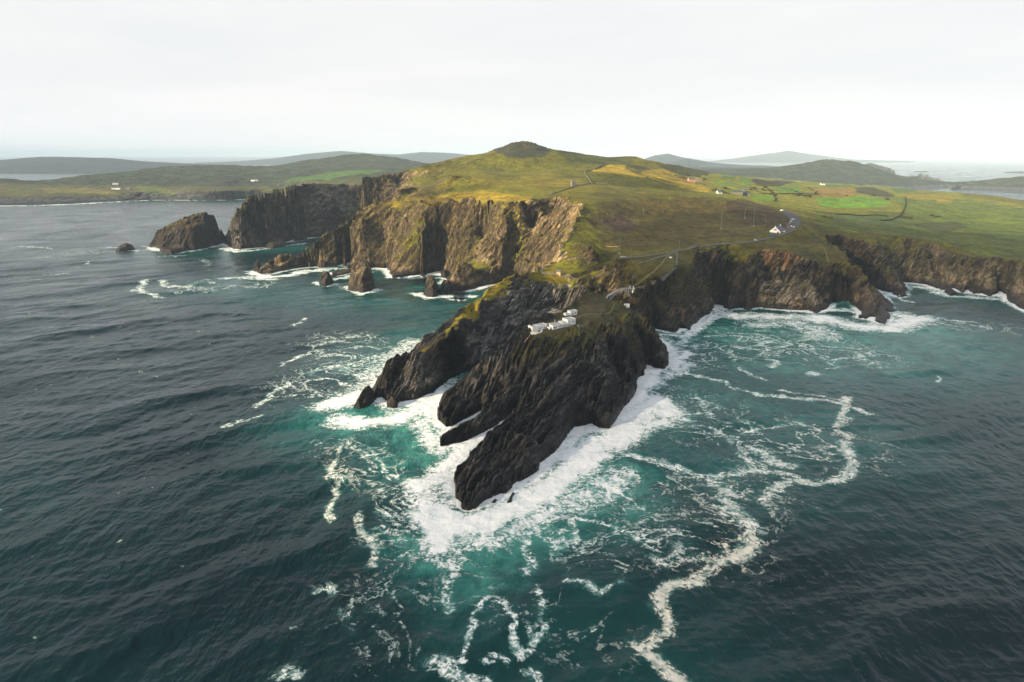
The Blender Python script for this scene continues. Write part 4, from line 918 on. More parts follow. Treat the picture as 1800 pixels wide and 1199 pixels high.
# ------------------------------------------------------------------ broken cloud towards the sun: its shade lies over the point and the heather slope
def cloud(poly, base, thick, seed):
    k = base / math.tan(SUN_ELEV); ox, oy = -k * math.cos(SUN_BEHIND), -k * math.sin(SUN_BEHIND)
    P = np.array(poly, float) + np.array([ox, oy]); x0, y0 = P.min(0) - 60; x1, y1 = P.max(0) + 60
    st = 14.0; X, Y = np.meshgrid(np.arange(x0, x1, st), np.arange(y0, y1, st))
    wx = X + 26 * fbm(X, Y, 130, 4, seed); wy = Y + 26 * fbm(X, Y, 130, 4, seed + 7)
    d = np.full(X.shape, 1e9); ins = np.zeros(X.shape, bool); n = len(P)
    for i in range(n):
        a = P[i]; b = P[(i + 1) % n]; ab = b - a
        t = np.clip(((wx - a[0]) * ab[0] + (wy - a[1]) * ab[1]) / (ab @ ab), 0, 1)
        d = np.minimum(d, np.hypot(wx - a[0] - t * ab[0], wy - a[1] - t * ab[1]))
        ins ^= ((a[1] > wy) != (b[1] > wy)) & (wx < (b[0] - a[0]) * (wy - a[1]) / (b[1] - a[1] + 1e-12) + a[0])
    d = np.where(ins, d, 0)
    th = thick * np.sqrt(np.clip(d / 120, 0, 1)) * (0.75 + 0.5 * fbm(X, Y, 90, 4, seed + 3))
    keep = (ins[:-1, :-1] | ins[1:, 1:] | ins[1:, :-1] | ins[:-1, 1:])
    nr, nc = X.shape; V = np.concatenate([np.stack([X, Y, base + th * 0.75], -1).reshape(-1, 3), np.stack([X, Y, base - th * 0.25], -1).reshape(-1, 3)])
    idx = np.arange(nr * nc).reshape(nr, nc)
    q = np.stack([idx[:-1, :-1], idx[:-1, 1:], idx[1:, 1:], idx[1:, :-1]], -1)[keep]
    used = np.unique(q); rm = -np.ones(nr * nc * 2, int); rm[used] = np.arange(len(used)); rm[used + nr * nc] = np.arange(len(used)) + len(used)
    me = bpy.data.meshes.new('cloud'); me.from_pydata(np.concatenate([V[used], V[used + nr * nc]]).tolist(), [], rm[q].tolist() + rm[(q + nr * nc)[:, ::-1]].tolist()); me.update()
    o = link('cloud', me, M_cloud); o['kind'] = 'stuff'; return o
M_cloud = plain('cloud_white', (0.8, 0.8, 0.8), 1.0)
_n = M_cloud.node_tree; _tr = mknode(_n, 'ShaderNodeBsdfTransparent'); _mx = mknode(_n, 'ShaderNodeMixShader', ins={0: 0.56})
_pb = [q for q in _n.nodes if q.type == 'BSDF_PRINCIPLED'][0]; _oo = [q for q in _n.nodes if q.type == 'OUTPUT_MATERIAL'][0]
_n.links.new(_pb.outputs[0], _mx.inputs[1]); _n.links.new(_tr.outputs[0], _mx.inputs[2]); _n.links.new(_mx.outputs[0], _oo.inputs[0])
cloud([(-75,60),(-75,300),(-30,430),(40,515),(104,600),(155,680),(215,790),(232,832),(255,905),(295,990),(345,1055),(430,1170),(560,1290),(760,1330),(1000,1370),(1700,1300),(1700,60)], 900, 130, 801)
_q = [hit(u, v) for u, v in ((1044,309),(1075,307),(1106,309),(1169,317),(1200,328),(1140,330),(1055,326))]
cloud([(p.x + p.z / math.tan(SUN_ELEV) * math.cos(SUN_BEHIND), p.y + p.z / math.tan(SUN_ELEV) * math.sin(SUN_BEHIND)) for p in _q], 900, 60, 811)
#@@OBJECTS
# ------------------------------------------------------------------ things
def tag(o, label=None, cat=None, group=None, kind=None):
    if label: o['label'] = label
    if cat: o['category'] = cat
    if group: o['group'] = group
    if kind: o['kind'] = kind
    return o
def empty(name, loc, rz=0.0):
    o = bpy.data.objects.new(name, None); C.collection.objects.link(o)
    o.location = loc; o.rotation_euler = (0, 0, rz); o.empty_display_size = 1; return o
class MB:
    def __init__(s): s.v = []; s.f = []
    def quadbox(s, x0, x1, y0, y1, z0, z1):
        i = len(s.v); s.v += [(x, y, z) for z in (z0, z1) for (x, y) in ((x0, y0), (x1, y0), (x1, y1), (x0, y1))]
        s.f += [(i, i + 3, i + 2, i + 1), (i + 4, i + 5, i + 6, i + 7)] + [(i + a, i + (a + 1) % 4, i + 4 + (a + 1) % 4, i + 4 + a) for a in range(4)]
        return s
    def prism(s, poly, z0, z1):
        i = len(s.v); n = len(poly)
        s.v += [(x, y, z0) for x, y in poly] + [(x, y, z1) for x, y in poly]
        s.f += [tuple(range(i + n - 1, i - 1, -1)), tuple(range(i + n, i + 2 * n))] + [(i + a, i + (a + 1) % n, i + n + (a + 1) % n, i + n + a) for a in range(n)]
        return s
    def bar(s, a, b, w, h=None):
        h = h or w; a = Vector(a); b = Vector(b); d = (b - a).normalized()
        up = Vector((0, 0, 1)) if abs(d.z) < 0.95 else Vector((1, 0, 0))
        x = d.cross(up).normalized(); y = x.cross(d).normalized()
        i = len(s.v)
        for p in (a, b):
            for sx, sy in ((-1, -1), (1, -1), (1, 1), (-1, 1)): s.v.append(tuple(p + x * sx * w / 2 + y * sy * h / 2))
        s.f += [(i, i + 3, i + 2, i + 1), (i + 4, i + 5, i + 6, i + 7)] + [(i + a_, i + (a_ + 1) % 4, i + 4 + (a_ + 1) % 4, i + 4 + a_) for a_ in range(4)]
        return s
    def tube(s, a, b, r0, r1=None, n=8):
        r1 = r0 if r1 is None else r1; a = Vector(a); b = Vector(b); d = (b - a).normalized()
        up = Vector((0, 0, 1)) if abs(d.z) < 0.95 else Vector((1, 0, 0))
        x = d.cross(up).normalized(); y = x.cross(d).normalized(); i = len(s.v)
        for p, r in ((a, r0), (b, r1)):
            for k in range(n):
                t = 2 * math.pi * k / n; s.v.append(tuple(p + x * math.cos(t) * r + y * math.sin(t) * r))
        s.f += [tuple(range(i + n - 1, i - 1, -1)), tuple(range(i + n, i + 2 * n))] + [(i + k, i + (k + 1) % n, i + n + (k + 1) % n, i + n + k) for k in range(n)]
        return s
    def build(s, name, mat, parent=None, bevel=0.0):
        me = bpy.data.meshes.new(name); me.from_pydata(s.v, [], s.f); me.validate()
        if bevel:
            bm = bmesh.new(); bm.from_mesh(me); bmesh.ops.bevel(bm, geom=bm.edges[:], offset=bevel, segments=1, affect='EDGES'); bm.to_mesh(me); bm.free()
        return link(name, me, mat, parent)
M_white = plain('white_render', (0.78, 0.78, 0.76), 0.8, nscale=0.35, namt=0.12)
M_cream = plain('rust_stained_render', (0.60, 0.47, 0.33), 0.8, nscale=0.5, namt=0.35)
M_slate = plain('slate', (0.10, 0.11, 0.13), 0.6, nscale=1.2, namt=0.3)
M_glass = plain('dark_glass', (0.012, 0.015, 0.018), 0.15)
M_conc = plain('concrete', (0.36, 0.35, 0.32), 0.85, nscale=0.6, namt=0.25)
M_felt = plain('roof_felt', (0.42, 0.42, 0.41), 0.85, nscale=0.5, namt=0.2)
M_red = plain('red_paint', (0.33, 0.05, 0.03), 0.6)
M_green = plain('green_sheet', (0.05, 0.085, 0.075), 0.5, nscale=0.3, namt=0.3)
M_stone = plain('field_stone', (0.16, 0.15, 0.125), 0.95, nscale=0.6, namt=0.45)
M_warmst = plain('ochre_stone', (0.42, 0.26, 0.14), 0.9, nscale=0.5, namt=0.4)
M_wood = plain('weathered_pole', (0.20, 0.18, 0.155), 0.85, nscale=0.5, namt=0.2)
M_steel = plain('galvanised_steel', (0.22, 0.22, 0.22), 0.55, 0.3)
M_asph = plain('asphalt', (0.085, 0.082, 0.088), 0.92, nscale=0.25, namt=0.2)
M_gravel = plain('gravel_path', (0.125, 0.12, 0.10), 0.95, nscale=0.25, namt=0.3)
M_grasspath = plain('trodden_grass', (0.15, 0.13, 0.05), 0.95, nscale=0.2, namt=0.3)
M_brick = plain('red_paving', (0.15, 0.085, 0.085), 0.9, nscale=0.4, namt=0.25)
M_carw = plain('white_car_paint', (0.75, 0.75, 0.74), 0.35); M_carb = plain('black_car_paint', (0.02, 0.022, 0.028), 0.3); M_cars = plain('silver_car_paint', (0.45, 0.46, 0.48), 0.35, 0.4)
M_tyre = plain('tyre_rubber', (0.015, 0.015, 0.015), 0.9)
M_leaf = plain('bush_leaves', (0.040, 0.048, 0.016), 0.9, nscale=0.4, namt=0.5)
M_leaf2 = plain('olive_bush_leaves', (0.075, 0.070, 0.022), 0.9, nscale=0.4, namt=0.5)

# ---- sea stacks and skerries, each a rock of its own
def rock_thing(name, foot, spots, label, cat, wall=9.0, step=0.8, rc=(0.05, 0.042, 0.032), gc=(0.13, 0.11, 0.016), veg=0.45, group=None, rough=1.0, base=None):
    Pw = np.array([p[:2] for p in pts(foot)]); Sp = np.array(pts(spots))
    x0, y0 = Pw.min(0) - 6; x1, y1 = Pw.max(0) + 6
    X, Y = np.meshgrid(np.arange(x0, x1, step), np.arange(y0, y1, step))
    d = np.full(X.shape, 1e9); ins = np.zeros(X.shape, bool)
    wxx = X + 3.2 * rough * fbm(X, Y, 14, 3, 611); wyy = Y + 3.2 * rough * fbm(X, Y, 14, 3, 621)
    n = len(Pw)
    for i in range(n):
        a = Pw[i]; b = Pw[(i + 1) % n]; ab = b - a
        t = np.clip(((wxx - a[0]) * ab[0] + (wyy - a[1]) * ab[1]) / (ab @ ab + 1e-9), 0, 1)
        d = np.minimum(d, np.hypot(wxx - a[0] - t * ab[0], wyy - a[1] - t * ab[1]))
        c = ((a[1] > wyy) != (b[1] > wyy)) & (wxx < (b[0] - a[0]) * (wyy - a[1]) / (b[1] - a[1] + 1e-12) + a[0]); ins ^= c
    d = np.where(ins, d, -d)
    wsum = 0; hs = 0
    for sx, sy, sz in Sp:
        w = 1.0 / ((wxx - sx) ** 2 + (wyy - sy) ** 2 + 4) ** 2.2; wsum = wsum + w; hs = hs + w * sz
    H = hs / wsum
    a, l = bedcoords(X, Y)
    s1 = a / 7 + 0.5 * fbm(X, Y, 20, 2, 71); s1 = s1 - np.floor(s1); saw = np.where(s1 < .75, s1 / .75, (1 - s1) / .25)
    Z = H * np.clip(d / wall + 0.25 * fbm(X, Y, 11, 3, 640) * (d > 0), 0, 1) ** 0.62 + np.minimum(d, 0) * 1.2
    Z = Z + rough * np.clip(d / 3, 0, 1) * (3.4 * (saw - .5) + 3.6 * fbm(a, l * .3, 9, 4, 77, .6, True) + 1.2 * fbm(X, Y, 4, 3, 79)) * np.clip(H / 18, .25, 1)
    keep = np.maximum(np.maximum(Z[:-1, :-1], Z[1:, 1:]), np.maximum(Z[1:, :-1], Z[:-1, 1:])) > -3
    sh = (fbm(Z, l * .25 + a * .2, 7, 3, 301) * 1.6) * np.clip(Z / 4, 0, 1)
    cx, cy = Pw.mean(0)
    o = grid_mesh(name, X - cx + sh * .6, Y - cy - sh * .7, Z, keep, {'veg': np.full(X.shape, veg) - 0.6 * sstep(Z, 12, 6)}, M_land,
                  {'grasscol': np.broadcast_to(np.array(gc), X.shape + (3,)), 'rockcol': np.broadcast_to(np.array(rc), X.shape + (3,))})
    o.location = (cx, cy, 0)
    return tag(o, label, cat, group)
rock_thing('rocky_islet', [(262,434,0),(274,434,0),(283,437,0),(281,444,0),(290,447,0),(302,447,0),(315,444,0),(330,441,0),(345,440,0),(365,436,0),(378,429,0),(388,424,0),('w',-620,1545,0),('w',-660,1560,0),('w',-720,1530,0),('w',-755,1470,0)],
    [('d',268,431,1420),('d',285,419,1435),('d',300,404,1450),('d',315,394,1460),('d',330,385,1465),('d',345,380,1470),('d',360,377,1475),('d',370,380,1470),('d',380,405,1475),('d',300,438,1385),('d',330,400,1440),('d',355,395,1450)],
    'large dark rock islet with a grassy sloping back, off the left headland', 'rock islet', wall=6, rc=(0.045,0.036,0.029), veg=0.5, rough=1.3)
rock_thing('skerry', [(201,443,0),(210,444,0),(225,442,0),(236,440,0),(236,436,0),(222,433,0),(208,438,0)], [('d',212,438,1395),('d',222,431,1400),('d',229,433,1405)],
    'small black skerry alone in the water left of the large islet', 'sea rock', wall=7, rc=(0.03,0.026,0.024))
rock_thing('sea_stack', [(612,510,0),(625,513,0),(640,514,0),(652,511,0),(658,506,0),(657,499,0),(640,495,0),(620,499,0)], [('d',626,480,975),('d',632,470,980),('d',640,464,985),('d',648,468,985),('d',652,476,985)],
    'tallest sea stack with a lit blunt top, standing in front of the middle cliffs', 'sea stack', wall=7, rc=(0.095,0.075,0.05), veg=0.35)
rock_thing('sea_stack', [(561,502,0),(572,505,0),(584,502,0),(587,497,0),(576,493,0),(564,496,0)], [('d',573,480,1022),('d',577,484,1022),('d',568,492,1018)],
    'pointed dark sea stack left of the tallest stack', 'sea stack', wall=7, rc=(0.035,0.03,0.027))
rock_thing('sea_stack', [(745,517,0),(752,522,0),(762,523,0),(770,519,0),(771,511,0),(760,508,0),(748,510,0)], [('d',753,502,935),('d',760,489,940),('d',764,497,942)],
    'twin-peaked sea stack just left of the folded rock spur', 'sea stack', wall=6, rc=(0.055,0.045,0.035))
rock_thing('sea_stack', [(772,513,0),(781,518,0),(793,518,0),(797,511,0),(786,505,0),(776,507,0)], [('d',780,503,955),('d',788,498,962)],
    'low black stack wedged between the twin-peaked stack and the folded rock spur', 'sea stack', wall=6, rc=(0.025,0.022,0.02))
rock_thing('skerry', [(736,484,0),(746,487,0),(749,482,0),(741,480,0)], [('d',743,477,1125)], 'small reddish rock standing in the foam below the middle cliffs', 'sea rock', wall=5, rc=(0.06,0.045,0.035))
rock_thing('skerry', [(775,488,0),(784,491,0),(789,484,0),(781,480,0)], [('d',781,474,1110)], 'dark rock under the cliff just left of the folded spur', 'sea rock', wall=5, rc=(0.03,0.026,0.023))
rock_thing('skerry', [(446,477,0),(455,478,0),(458,469,0),(452,466,0)], [('d',453,465,1135)], 'small black rock off the tip of the middle headland', 'sea rock', wall=5, rc=(0.028,0.025,0.023))
rock_thing('skerry', [(466,436,0),(480,438,0),(500,434,0),(505,429,0),(486,428,0),(470,431,0)], [('d',480,429,1440),('d',492,427,1460)], 'low dark reef in the inlet below the left headland', 'reef', wall=8, rc=(0.03,0.026,0.024))
rock_thing('skerry', [(623,718,0),(632,720,0),(645,717,0),(656,712,0),(662,703,0),(658,694,0),(646,696,0),(634,704,0)], [('d',640,700,493),('d',652,689,500),('d',658,688,506)],
    'jagged dark rock in the surf off the left tip of the grassy-rimmed promontory', 'sea rock', wall=6, step=0.5, rc=(0.028,0.025,0.021), rough=0.8)
rock_thing('skerry', [(678,716,0),(688,720,0),(699,718,0),(697,706,0),(686,703,0)], [('d',688,701,496)], 'small pyramid-shaped rock in the surf at the foot of the left promontory', 'sea rock', wall=5, step=0.5, rc=(0.035,0.03,0.024), rough=0.7)
rock_thing('skerry', [(890,884,0),(897,884,0),(909,870,0),(903,868,0)], [('d',899,874,348)], 'small black rock in the white surf right of the promontory tip', 'sea rock', wall=3, step=0.35, rc=(0.016,0.014,0.013), rough=0.5)
rock_thing('skerry', [(864,886,0),(871,886,0),(876,880,0),(868,880,0)], [('d',869,880,345)], 'smallest black rock awash in the surf below the promontory tip', 'sea rock', wall=2.5, step=0.35, rc=(0.016,0.014,0.013), rough=0.5)
rock_thing('skerry', [(1660,515,0),(1672,519,0),(1683,517,0),(1676,511,0),(1664,510,0)], [('d',1670,512,950)], 'flat dark skerry in the foam under the right-hand cliffs', 'sea rock', wall=6, rc=(0.03,0.025,0.022))
rock_thing('skerry', [(1436,562,0),(1443,561,0),(1436,548,0),(1430,549,0)], [('d',1436,552,835)], 'thin dark finger of rock below the rockfall', 'sea rock', wall=4, rc=(0.022,0.02,0.018))
print('rocks', time.time() - T0)

# ---- boulders of the rockfall
def boulder(u, v, r, seed, label, warm):
    p = hit(u, v)
    bm = bmesh.new(); bmesh.ops.create_icosphere(bm, subdivisions=3, radius=1)
    rn = random.Random(seed); cuts = []
    for _ in range(9):
        n = Vector((rn.gauss(0, 1), rn.gauss(0, 1), rn.gauss(0, 1))).normalized(); cuts.append((n, rn.uniform(0.62, 0.88)))
    sx, sy, sz = r * rn.uniform(.85, 1.25), r * rn.uniform(.8, 1.1), r * rn.uniform(.6, .9)
    for w in bm.verts:
        for n, d in cuts:
            q = w.co.dot(n) - d
            if q > 0: w.co -= n * q
        w.co = Vector((w.co.x * sx, w.co.y * sy, w.co.z * sz))
    me = bpy.data.meshes.new('boulder'); bm.to_mesh(me); bm.free()
    for nm, c in (('rockcol', (0.20, 0.155, 0.09) if warm else (0.12, 0.105, 0.085)), ('grasscol', (0.06, 0.05, 0.03))):
        a = me.attributes.new(nm, 'FLOAT_COLOR', 'POINT'); a.data.foreach_set('color', list((*c, 1)) * len(me.vertices))
    a = me.attributes.new('veg', 'FLOAT', 'POINT'); a.data.foreach_set('value', [-1.0] * len(me.vertices))
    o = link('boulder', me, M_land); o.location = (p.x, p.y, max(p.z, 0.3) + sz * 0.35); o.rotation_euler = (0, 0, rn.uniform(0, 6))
    return o
BIG = [(1352,517,6.5,'largest grey boulder with a flat side, at the left edge of the rockfall'),(1404,530,5.2,'large rounded ochre boulder on the right of the rockfall'),(1362,529,4.6,'pale ochre boulder just below the largest grey one'),(1377,537,4.4,'greenish boulder near the waterline in the middle of the rockfall'),(1345,505,3.5,'grey boulder above the largest one on the scree'),(1397,540,3.0,'ochre boulder at the waterline under the large rounded one'),(1419,541,2.6,'small ochre boulder at the right end of the waterline')]
for i, (u, v, r, lb) in enumerate(BIG):
    tag(boulder(u, v, r, i + 1, lb, i in (1, 2, 5, 6)), lb, 'boulder', 'boulders of the rockfall')
ORD = ['first', 'second', 'third', 'fourth', 'fifth', 'sixth', 'seventh', 'eighth', 'ninth', 'tenth', 'eleventh', 'twelfth', 'thirteenth', 'fourteenth', 'fifteenth', 'sixteenth', 'seventeenth', 'eighteenth', 'nineteenth', 'twentieth', 'twenty-first', 'twenty-second', 'twenty-third', 'twenty-fourth', 'twenty-fifth', 'twenty-sixth', 'twenty-seventh', 'twenty-eighth', 'twenty-ninth', 'thirtieth']
rn = random.Random(77); SMALL = []
while len(SMALL) < 28:
    u = rn.uniform(1340, 1432); v = rn.uniform(500, 544)
    if v >= 500 + abs(u - 1390) * 0.2: SMALL.append((u, v))
for i, (u, v) in enumerate(sorted(SMALL)):
    tag(boulder(u, v, rn.uniform(1.0, 2.1), 100 + i, '', rn.random() < .5), 'small loose boulder, %s from the left among the small ones on the rockfall' % ORD[i], 'boulder', 'small boulders of the rockfall')

# ---- roads and paths draped on the ground
def ribbon(name, line, width, mat, lift=0.35, step=3.0):
    P = [hit(u, v) for u, v in line]; Q = []
    for a, b in zip(P[:-1], P[1:]):
        m = max(1, int((b - a).length / step))
        for k in range(m): Q.append(a.lerp(b, k / m))
    Q.append(P[-1])
    for _ in range(3): Q = [Q[0]] + [(Q[i - 1] + Q[i] * 2 + Q[i + 1]) / 4 for i in range(1, len(Q) - 1)] + [Q[-1]]
    V = []; Fc = []
    nr = 4
    for i, q in enumerate(Q):
        t = (Q[min(i + 1, len(Q) - 1)] - Q[max(i - 1, 0)]); t.z = 0; t.normalize(); s = Vector((t.y, -t.x, 0))
        hs = [ground(*(q + s * (k / (nr - 1) - .5) * width).xy) for k in range(nr)]
        zz = max(hs) if max(hs) - min(hs) < 2.5 else sum(hs) / nr + 1.0
        for k in range(nr):
            p = q + s * (k / (nr - 1) - .5) * width; V.append((p.x, p.y, max(hs[k], zz - 0.5) + lift))
    n = len(V)
    V += [(x, y, z - 1.6) for x, y, z in V]
    for i in range(len(Q) - 1):
        for k in range(nr - 1):
            a = i * nr + k; Fc.append((a, a + 1, a + nr + 1, a + nr))
        for k in (0, nr - 1):
            a = i * nr + k; Fc.append((a, a + nr, a + nr + n, a + n))
    me = bpy.data.meshes.new(name); me.from_pydata(V, [], Fc); me.update()
    bm = bmesh.new(); bm.from_mesh(me); bmesh.ops.recalc_face_normals(bm, faces=bm.faces[:]); bm.to_mesh(me); bm.free()
    o = link(name, me, mat); o['kind'] = 'structure'; return o
ribbon('road', [(1398,404),(1385,409),(1372,414),(1355,419),(1340,423),(1325,425.5),(1300,427.5),(1270,430),(1240,433),(1215,437),(1190,441)], 4.2, M_gravel)
ribbon('path', [(1190,441),(1165,446),(1130,451.5),(1108,454),(1086,456)], 3.2, M_gravel)
ribbon('path', [(1188,443),(1165,451),(1140,460),(1122,466)], 2.6, M_gravel)
ribbon('path', [(1190,443),(1190,458),(1188,472),(1176,482),(1160,492),(1146,500),(1128,504),(1113,507)], 2.4, M_gravel)
ribbon('path', [(1176,449),(1162,466),(1148,480),(1130,495),(1114,505)], 2.0, M_grasspath)
ribbon('path', [(938,478),(950,479),(962,481),(975,483),(990,485.5),(1003,488),(1013,490)], 3.4, M_gravel)
ribbon('path', [(1267,403.5),(1290,405),(1310,402),(1330,398),(1347,396)], 2.6, M_grasspath)
ribbon('path', [(1345,427),(1370,430),(1400,431),(1430,431),(1446,433),(1452,445),(1456,462)], 2.0, M_grasspath)
ribbon('path', [(1447,366.5),(1500,369),(1560,366),(1577,364),(1569,357),(1560,351),(1545,346)], 3.0, M_grasspath)
ribbon('path', [(1080,536),(1074,550),(1060,555),(1040,552),(1020,556),(1012,560)], 1.3, M_grasspath)
def sheet(name, poly, mat, lift=0.45, step=1.2):
    P = [hit(u, v) for u, v in poly]; xs = [p.x for p in P]; ys = [p.y for p in P]
    X, Y = np.meshgrid(np.arange(min(xs) - step, max(xs) + step, step), np.arange(min(ys) - step, max(ys) + step, step))
    ins = np.zeros(X.shape, bool)
    for i in range(len(P)):
        a = P[i]; b = P[(i + 1) % len(P)]
        ins ^= ((a.y > Y) != (b.y > Y)) & (X < (b.x - a.x) * (Y - a.y) / (b.y - a.y + 1e-9) + a.x)
    Z = height(X.ravel(), Y.ravel()).reshape(X.shape) + lift
    keep = ins[:-1, :-1] & ins[1:, 1:] & ins[1:, :-1] & ins[:-1, 1:]
    o = grid_mesh(name, X, Y, Z, keep, None, mat); o['kind'] = 'structure'; return o
sheet('car_park', [(1371,371),(1378,371),(1392,374),(1402,379),(1408,386),(1408,394),(1403,401),(1393,406),(1383,409),(1378,405),(1384,398),(1387,392),(1386,384),(1379,377)], M_asph)
sheet('forecourt', [(1381,398),(1388,396),(1396,398),(1395,403),(1384,403)], M_brick, 0.7)

# ---- helpers for buildings: origin at the front-left corner of the plan, +x along the front
def gable_house(name, label, cat, u, v, rz, L_, D_, wall_h, roof_h, wallm, roofm, nwin=3, chimney=True, group=None, end_door=False, z_off=0.0):
    p = hit(u, v); r = empty(name, (p.x, p.y, p.z + z_off), rz); tag(r, label, cat, group)
    w = MB(); w.quadbox(0, L_, 0, D_, -3, wall_h)
    i = len(w.v); w.v += [(0, 0, wall_h), (0, D_, wall_h), (0, D_ / 2, wall_h + roof_h), (L_, 0, wall_h), (L_, D_, wall_h), (L_, D_ / 2, wall_h + roof_h)]
    w.f += [(i, i + 2, i + 1), (i + 3, i + 4, i + 5)]
    w.build('wall', wallm, r)
    ro = MB(); e = 0.35; t = 0.22; k = roof_h / (D_ / 2)
    for sgn in (0, 1):
        y0 = -e if sgn == 0 else D_ + e; ym = D_ / 2; z0 = wall_h - e * k + 0.04; zm = wall_h + roof_h + 0.04
        i = len(ro.v); ro.v += [(-0.12, y0, z0), (L_ + .12, y0, z0), (L_ + .12, ym, zm), (-.12, ym, zm), (-.12, y0, z0 + t), (L_ + .12, y0, z0 + t), (L_ + .12, ym, zm + t), (-.12, ym, zm + t)]
        ro.f += [(i, i + 1, i + 2, i + 3), (i + 4, i + 5, i + 6, i + 7), (i, i + 1, i + 5, i + 4), (i, i + 3, i + 7, i + 4), (i + 1, i + 2, i + 6, i + 5)]
    rf = ro.build('roof', roofm, r)
    if chimney:
        MB().quadbox(0.4, 1.3, D_ / 2 - .5, D_ / 2 + .5, wall_h + roof_h * .5, wall_h + roof_h + 1.1).build('chimney', wallm, rf)
    for j in range(nwin):
        x = L_ * (j + .7) / (nwin + .4)
        MB().quadbox(x - .5, x + .5, -.06, .05, 1.0, 2.2).build('window', M_glass, r)
    if nwin: MB().quadbox(L_ * .5 - .45, L_ * .5 + .45, -.05, .04, 0, 2.0).build('door', M_slate, r)
    return r

# visitor centre above the cliffs: white gable end towards the camera, slate roof
def visitor_centre():
    a = hit(1371, 411); ang = math.radians(52)
    r = empty('visitor_centre', (a.x, a.y, a.z - 0.4), ang)
    tag(r, 'white gabled visitor centre with a grey slate roof beside the car park', 'visitor centre')
    L_, D_, wh, rh = 24.0, 15.0, 3.2, 6.2
    w = MB(); w.quadbox(0, L_, 0, D_, -4, wh); i = len(w.v)
    w.v += [(0, 0, wh), (0, D_, wh), (0, D_ / 2, wh + rh), (L_, 0, wh), (L_, D_, wh), (L_, D_ / 2, wh + rh)]; w.f += [(i, i + 2, i + 1), (i + 3, i + 4, i + 5)]
    w.build('wall', M_white, r)
    ro = MB(); k = rh / (D_ / 2)
    for s_ in (0, 1):
        y0 = -.6 if s_ == 0 else D_ + .6; z0 = wh - .6 * k + .05; zm = wh + rh + .05; i = len(ro.v)
        ro.v += [(.25, y0, z0), (L_ + .3, y0, z0), (L_ + .3, D_ / 2, zm), (.25, D_ / 2, zm), (.25, y0, z0 + .3), (L_ + .3, y0, z0 + .3), (L_ + .3, D_ / 2, zm + .3), (.25, D_ / 2, zm + .3)]
        ro.f += [(i, i + 1, i + 2, i + 3), (i + 4, i + 5, i + 6, i + 7), (i, i + 1, i + 5, i + 4), (i, i + 3, i + 7, i + 4), (i + 1, i + 2, i + 6, i + 5)]
    roof = ro.build('roof', M_slate, r)
    MB().quadbox(L_ - 1.6, L_ - .4, D_ / 2 - .7, D_ / 2 + .7, wh + rh - 1.2, wh + rh + 1.5).build('chimney', M_white, roof)
    MB().quadbox(-.5, .6, D_ / 2 - .5, D_ / 2 + .5, wh + rh - .5, wh + rh + 1.4).build('chimney', M_white, roof)
    f = MB().quadbox(-.14, -.02, D_ / 2 - 2.3, D_ / 2 + 1.7, 4.3, 5.9).build('window', M_red, r)
    for s_ in (-1.3, 0.7): MB().quadbox(-.2, -.15, D_ / 2 - .3 + s_ - .8, D_ / 2 - .3 + s_ + .8, 4.5, 5.7).build('pane', M_glass, f)
    MB().quadbox(-.14, .04, 1.4, 4.4, 0, 2.6).build('door', M_red, r)
    for x in (3.0, 8.0, 17.0): MB().quadbox(x - .8, x + .8, -.07, .05, .9, 2.4).build('window', M_glass, r)
    # projecting gabled porch on the long side
    pw = MB(); pw.quadbox(10.5, 14.5, -3.2, -.05, -3, 3.0); i = len(pw.v)
    pw.v += [(10.5, -3.2, 3), (14.5, -3.2, 3), (12.5, -3.2, 5.2), (10.5, .6, 3), (14.5, .6, 3), (12.5, .6, 5.2)]; pw.f += [(i, i + 1, i + 2), (i + 3, i + 5, i + 4)]
    porch = pw.build('porch', M_white, r)
    pr = MB()
    for xs in (10.2, 14.8):
        i = len(pr.v); pr.v += [(xs, -3.5, 2.7), (12.5, -3.5, 5.3), (12.5, 3.0, 5.3), (xs, 3.0, 2.7), (xs, -3.5, 2.95), (12.5, -3.5, 5.55), (12.5, 3.0, 5.55), (xs, 3.0, 2.95)]
        pr.f += [(i, i + 1, i + 2, i + 3), (i + 4, i + 5, i + 6, i + 7), (i, i + 1, i + 5, i + 4), (i, i + 3, i + 7, i + 4)]
    pr.build('porch_roof', M_slate, porch)
visitor_centre()
gable_house('shed', 'low dark green shed beside the path just below the white visitor centre', 'shed', 1356, 416, math.radians(12), 9, 5, 2.2, 1.0, M_green, M_slate, 0, False)
gable_house('ticket_hut', 'small pale hut beside the path left of the visitor centre', 'hut', 1328, 424.5, math.radians(18), 4.2, 3.2, 2.3, 1.0, M_conc, M_slate, 0, False)
gable_house('hut', 'small ochre gabled hut beside the track on the grassy neck', 'hut', 978, 483, math.radians(-30), 5.0, 4.0, 3.0, 1.6, M_warmst, M_slate, 0, False)
gable_house('cottage', 'small white gabled cottage at the edge of the yellow field below the hill', 'house', 1262, 341, math.radians(20), 11, 7, 3.2, 3.0, M_white, M_slate, 2)
gable_house('barn', 'long dark green roofed barn left of its twin on the hill farm', 'barn', 1286, 341, math.radians(-8), 24, 11, 3.6, 3.2, M_stone, M_green, 0, False)
gable_house('barn', 'dark green roofed barn on the right of the hill farm yard', 'barn', 1302, 343.5, math.radians(-8), 20, 10, 3.2, 3.0, M_stone, M_green, 0, False)
gable_house('farmhouse', 'grey stone farmhouse behind the green roofed barns', 'house', 1306, 337, math.radians(5), 14, 8, 4.4, 3.0, M_stone, M_slate, 3)
gable_house('stone_house', 'sunlit ochre stone house on the slope among orange bracken', 'house', 1211, 319.5, math.radians(10), 18, 10, 5.0, 4.0, M_warmst, M_slate, 2)
